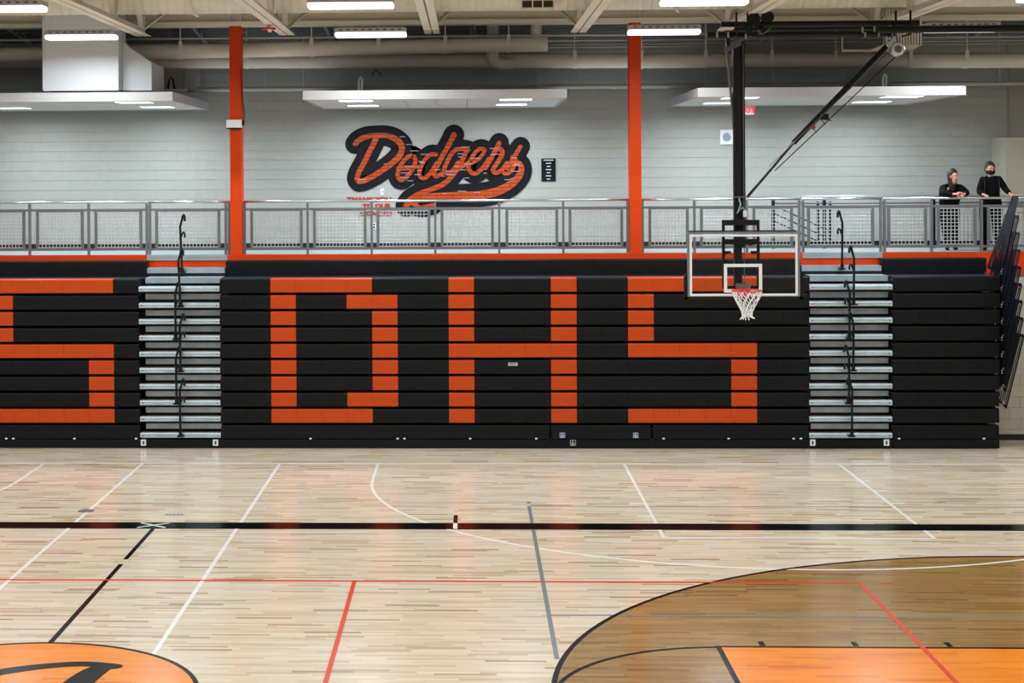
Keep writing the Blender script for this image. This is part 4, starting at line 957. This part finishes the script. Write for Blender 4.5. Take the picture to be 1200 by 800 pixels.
# retractable strap (silver drum)
p = P(1052.5, 57.5, yo-0.5)
rb_ = thing('strap_reel', tuple(p-Vector((0,0,0.12))), 'round silver strap reel where the diagonal brace meets the black beam', 'reel')
MB().tube([p+Vector((0,0,0)), p+Vector((0,0.02,0)), p+Vector((0,0.12,0))], [0.10, 0.112, 0.112], 24).build('drum', SILV, rb_)
MB().tube([p+Vector((0,-0.008,0)), p+Vector((0,0,0))], [0.055, 0.06], 20).tube([p+Vector((0,-0.02,0)), p+Vector((0,-0.008,0))], 0.02, 12).build('hub', GREYM, rb_)
p2 = P(1043, 51.5, yo-0.45); MB().tube([p2, p2+Vector((0, 0.05, 0))], 0.052, 16).bar(p2+Vector((0,0.02,0)), P(1048, 45, yo-0.43), 0.05, 0.05).build('strap_cover', mat('pale_blue_plastic', (165, 200, 215), 0.5), rb_)
MB().tube([P(1050, 36, yo-0.45), P(1052, 50, yo-0.45)], 0.016, 6).tube([P(1046, 36, yo-0.43), P(1045, 46, yo-0.43)], 0.016, 6).build('hanger', GREYM, rb_)

# ================================================================== PEOPLE
def skin_obj(name, m, J, E, parent, root, sub=2):
    off = Vector(parent.location); q = parent.parent
    while q is not None: off += q.location; q = q.parent
    ks = list(J); me = bpy.data.meshes.new(name)
    me.from_pydata([Vector(J[k][0])-off for k in ks], [(ks.index(a), ks.index(b_)) for a, b_ in E], [])
    me.materials.append(m); o = bpy.data.objects.new(name, me); C.objects.link(o); o.parent = parent
    md = o.modifiers.new('skin', 'SKIN'); md.use_smooth_shade = True
    for i, k in enumerate(ks):
        sv = me.skin_vertices[0].data[i]; r_ = J[k][1]; sv.radius = r_ if isinstance(r_, tuple) else (r_, r_); sv.use_root = (k == root)
    s2 = o.modifiers.new('sub', 'SUBSURF'); s2.levels = sub; s2.render_levels = sub
    return o
def hand(J, E, key, wrist, direction, across, curl):
    """palm and five fingers; direction = where fingers point, across = towards the thumb, curl = bending direction"""
    d = Vector(direction).normalized(); a = Vector(across).normalized(); c_ = Vector(curl).normalized(); w0 = Vector(wrist)
    pk = key+'palm'; J[pk] = (w0+d*0.045, (0.030, 0.018)); E.append((key+'wrist', pk))
    for i, (o_, l) in enumerate(((0.026, 0.062), (0.009, 0.072), (-0.009, 0.067), (-0.026, 0.052))):
        k1 = key+'k%d' % i; k2 = key+'m%d' % i; k3 = key+'t%d' % i
        J[k1] = (w0+d*0.088+a*o_, 0.0095); J[k2] = (w0+d*(0.088+l*0.5)+a*o_*1.05+c_*0.012, 0.0085); J[k3] = (w0+d*(0.088+l*0.75)+a*o_*1.05+c_*0.042, 0.0075)
        E += [(pk, k1), (k1, k2), (k2, k3)]
    J[key+'th1'] = (w0+d*0.045+a*0.042+c_*0.01, 0.011); J[key+'th2'] = (w0+d*0.085+a*0.055+c_*0.03, 0.009)
    E += [(pk, key+'th1'), (key+'th1', key+'th2')]
def ball(name, m, parent, c_, r3, seg=24, rings=16, fn=None):
    b = MB(); c_ = Vector(c_)
    for i in range(rings+1):
        ph = PI*i/rings
        for j in range(seg):
            t = 2*PI*j/seg; v = Vector((math.sin(ph)*math.cos(t), math.sin(ph)*math.sin(t), math.cos(ph)))
            if fn: v = fn(v)
            b.v.append((c_.x+v.x*r3[0], c_.y+v.y*r3[1], c_.z+v.z*r3[2]))
    for i in range(rings):
        for j in range(seg): b.f.append((i*seg+j, i*seg+(j+1) % seg, (i+1)*seg+(j+1) % seg, (i+1)*seg+j))
    return b.build(name, m, parent, smooth=True)
def person(name, label, head, yaw, neck, chest, pelvis, sh, elbow, wrist, hips, knee, ankle, toe, handspec, hairm, hairfn, mask=False, hr=(0.072, 0.088, 0.108)):
    r = thing(name, (pelvis[0], pelvis[1], ZM), label, 'person')
    h = Vector(head); f = Vector((math.sin(yaw), -math.cos(yaw), 0)); s_ = Vector((math.cos(yaw), math.sin(yaw), 0))
    J = {'pel': (pelvis, (0.135, 0.10)), 'waist': ((Vector(pelvis)*0.55+Vector(chest)*0.45), (0.115, 0.085)), 'chest': (chest, (0.08, 0.06)), 'neck': (neck, 0.045),
         'jaw': (h+f*0.015+Vector((0,0,-0.07)), (0.056, 0.06)), 'face': (h+Vector((0,0,0.0)), (0.076, 0.086)), 'crown': (h-f*0.01+Vector((0,0,0.075)), (0.062, 0.07))}
    E = [('pel', 'waist'), ('waist', 'chest'), ('chest', 'neck'), ('neck', 'jaw'), ('jaw', 'face'), ('face', 'crown')]
    JC = {'pel': (pelvis, (0.20, 0.14)), 'waist': (J['waist'][0], (0.18, 0.13)), 'chest': (chest, (0.21, 0.15)), 'collar': (Vector(chest)*0.3+Vector(neck)*0.7+Vector((0,0,-0.01)), 0.10)}
    EC = [('pel', 'waist'), ('waist', 'chest'), ('chest', 'collar')]
    for i, sd in enumerate('LR'):
        J[sd+'sh'] = (sh[i], 0.042); J[sd+'el'] = (elbow[i], 0.038); J[sd+'wrist'] = (wrist[i], (0.026, 0.022)); E += [('chest', sd+'sh'), (sd+'sh', sd+'el'), (sd+'el', sd+'wrist')]
        hand(J, E, sd, wrist[i], *handspec[i])
        cuff = Vector(elbow[i]).lerp(Vector(wrist[i]), 0.9)
        JC[sd+'sh'] = (sh[i], 0.078); JC[sd+'el'] = (elbow[i], 0.062); JC[sd+'cu'] = (cuff, 0.045); EC += [('chest', sd+'sh'), (sd+'sh', sd+'el'), (sd+'el', sd+'cu')]
        J[sd+'hip'] = (hips[i], 0.085); J[sd+'kn'] = (knee[i], 0.055); J[sd+'an'] = (ankle[i], 0.036); J[sd+'to'] = (toe[i], (0.036, 0.026))
        E += [('pel', sd+'hip'), (sd+'hip', sd+'kn'), (sd+'kn', sd+'an'), (sd+'an', sd+'to')]
        JC[sd+'hip'] = (hips[i], 0.135); JC[sd+'kn'] = (knee[i], 0.095); JC[sd+'an'] = (ankle[i], 0.058); EC += [('pel', sd+'hip'), (sd+'hip', sd+'kn'), (sd+'kn', sd+'an')]
    skin_obj('body', SKIN, J, E, r, 'pel'); skin_obj('clothing', CLOTH, JC, EC, r, 'pel')
    for i in range(2):
        a_, t_ = Vector(ankle[i]), Vector(toe[i]); hl = a_+(a_-t_)*0.25
        skin_obj('shoe', BSTEEL, {'a': ((hl.x, hl.y, ZM+0.045), (0.045, 0.042)), 'b': ((t_.x, t_.y, ZM+0.04), (0.046, 0.034)), 'c': (t_+(t_-a_)*0.35+Vector((0,0,-0.0)), (0.035, 0.026))}, [('a', 'b'), ('b', 'c')], r, 'a')
    # face
    for e_ in (-1, 1):
        ball('eye', mat('dark_eye', (40, 28, 24), 0.3), r, h+f*0.080+s_*0.030*e_+Vector((0,0,0.012)), (0.013, 0.008, 0.008), 10, 6)
        ball('ear', SKIN, r, h+s_*0.078*e_+Vector((0,0,-0.01)), (0.012, 0.02, 0.03), 10, 8)
    ball('nose', SKIN, r, h+f*0.088+Vector((0,0,-0.02)), (0.013, 0.02, 0.022), 10, 8)
    if mask:
        ball('mask', MASKM, r, h+f*0.035+Vector((0,0,-0.058)), (0.070, 0.072, 0.052), 20, 12)
    else: ball('mouth', mat('lips', (168, 80, 80), 0.5), r, h+f*0.076+Vector((0,0,-0.062)), (0.024, 0.01, 0.007), 12, 6)
    ball('hair', hairm, r, h-f*0.060+Vector((0,0,0.030)), (0.098, 0.100, 0.122), 32, 24, lambda v: hairfn(v, f, s_))
    return r
def hair_long(v, f, s_):
    v = v.copy(); fr = v.dot(f)
    if v.z < 0: v.z *= 2.5
    if v.z < -0.6 and fr > 0.0: v -= f*fr*0.2
    return v
def hair_bob(v, f, s_):
    v = v.copy()
    if v.z < 0: v.z *= 1.15; k = 1+0.12*max(0, -v.z); v.x *= k
    return v
def Q(px, py, Y): return tuple(P(px, py, Y))
zr = H-26.9*YR/FPX
hd = P(1118.5, 206.5, 31.28)
person('person', 'woman in black hoodie leaning on the railing with clasped hands and long dark hair', hd, 0.35,
       Q(1115.5, 217, 31.36), Q(1113.5, 224.5, 31.46), (PXx(1112, 31.78, 240), 31.78, ZM+0.90),
       [Q(1104.5, 220, 31.42), Q(1124.5, 219, 31.42)], [(PXx(1105.5, 31.1, 230), 31.10, zr+0.085), (PXx(1134, 31.1, 230), 31.14, zr+0.09)],
       [(PXx(1118.5, 31.0, 230), 30.98, zr+0.075), (PXx(1129.5, 31.0, 230), 30.98, zr+0.075)],
       [(PXx(1107.5, 31.8, 240), 31.8, ZM+0.84), (PXx(1117.5, 31.8, 240), 31.8, ZM+0.84)], [(PXx(1107.5, 31.7, 240), 31.66, ZM+0.46), (PXx(1117, 31.7, 240), 31.62, ZM+0.50)],
       [(PXx(1109.5, 31.8, 240), 31.80, ZM+0.08), (PXx(1118, 31.8, 240), 31.76, ZM+0.08)], [(PXx(1109, 31.7, 240), 31.66, ZM+0.035), (PXx(1118.5, 31.7, 240), 31.62, ZM+0.035)],
       [((0.9, -0.3, -0.05), (0, -0.3, 1), (0.3, -0.6, -0.6)), ((-0.9, -0.3, -0.05), (0, -0.3, 1), (-0.3, -0.6, -0.6))], HAIR1, hair_long)
hd = P(1161, 198, 31.5)
r2 = person('person', 'woman in black top and black face mask standing upright with hands on the railing', hd, 0.0,
       Q(1161, 206.5, 31.52), Q(1161.5, 216, 31.55), (PXx(1161, 31.55, 240), 31.55, ZM+0.93),
       [Q(1151.5, 210.5, 31.53), Q(1171.5, 210.5, 31.53)], [Q(1147.5, 225, 31.45), Q(1178, 221.5, 31.42)],
       [(PXx(1153, 31.15, 230), 31.17, zr+0.06), (PXx(1183.5, 31.2, 228), 31.17, zr+0.07)],
       [(PXx(1154.5, 31.55, 240), 31.55, ZM+0.86), (PXx(1167.5, 31.55, 240), 31.55, ZM+0.86)], [(PXx(1153.5, 31.5, 240), 31.5, ZM+0.47), (PXx(1168, 31.5, 240), 31.5, ZM+0.47)],
       [(PXx(1154, 31.55, 240), 31.55, ZM+0.08), (PXx(1168.5, 31.55, 240), 31.55, ZM+0.08)], [(PXx(1153.5, 31.42, 240), 31.42, ZM+0.035), (PXx(1169.5, 31.42, 240), 31.42, ZM+0.035)],
       [((0.15, -1, -0.1), (1, 0, 0), (0, -0.3, -1)), ((-0.1, -1, -0.1), (-1, 0, 0), (0, -0.3, -1))], HAIR2, hair_bob, True)
for px in (1153.5, 1170.5):
    MB().tube([P(px, 207.5, 31.5), P(px, 210, 31.43), P(px+0.5, 218, 31.40), P(px+0.5, 227, 31.40)], [0.012, 0.014, 0.014, 0.014], 6).build('strap', BSTEEL, r2)
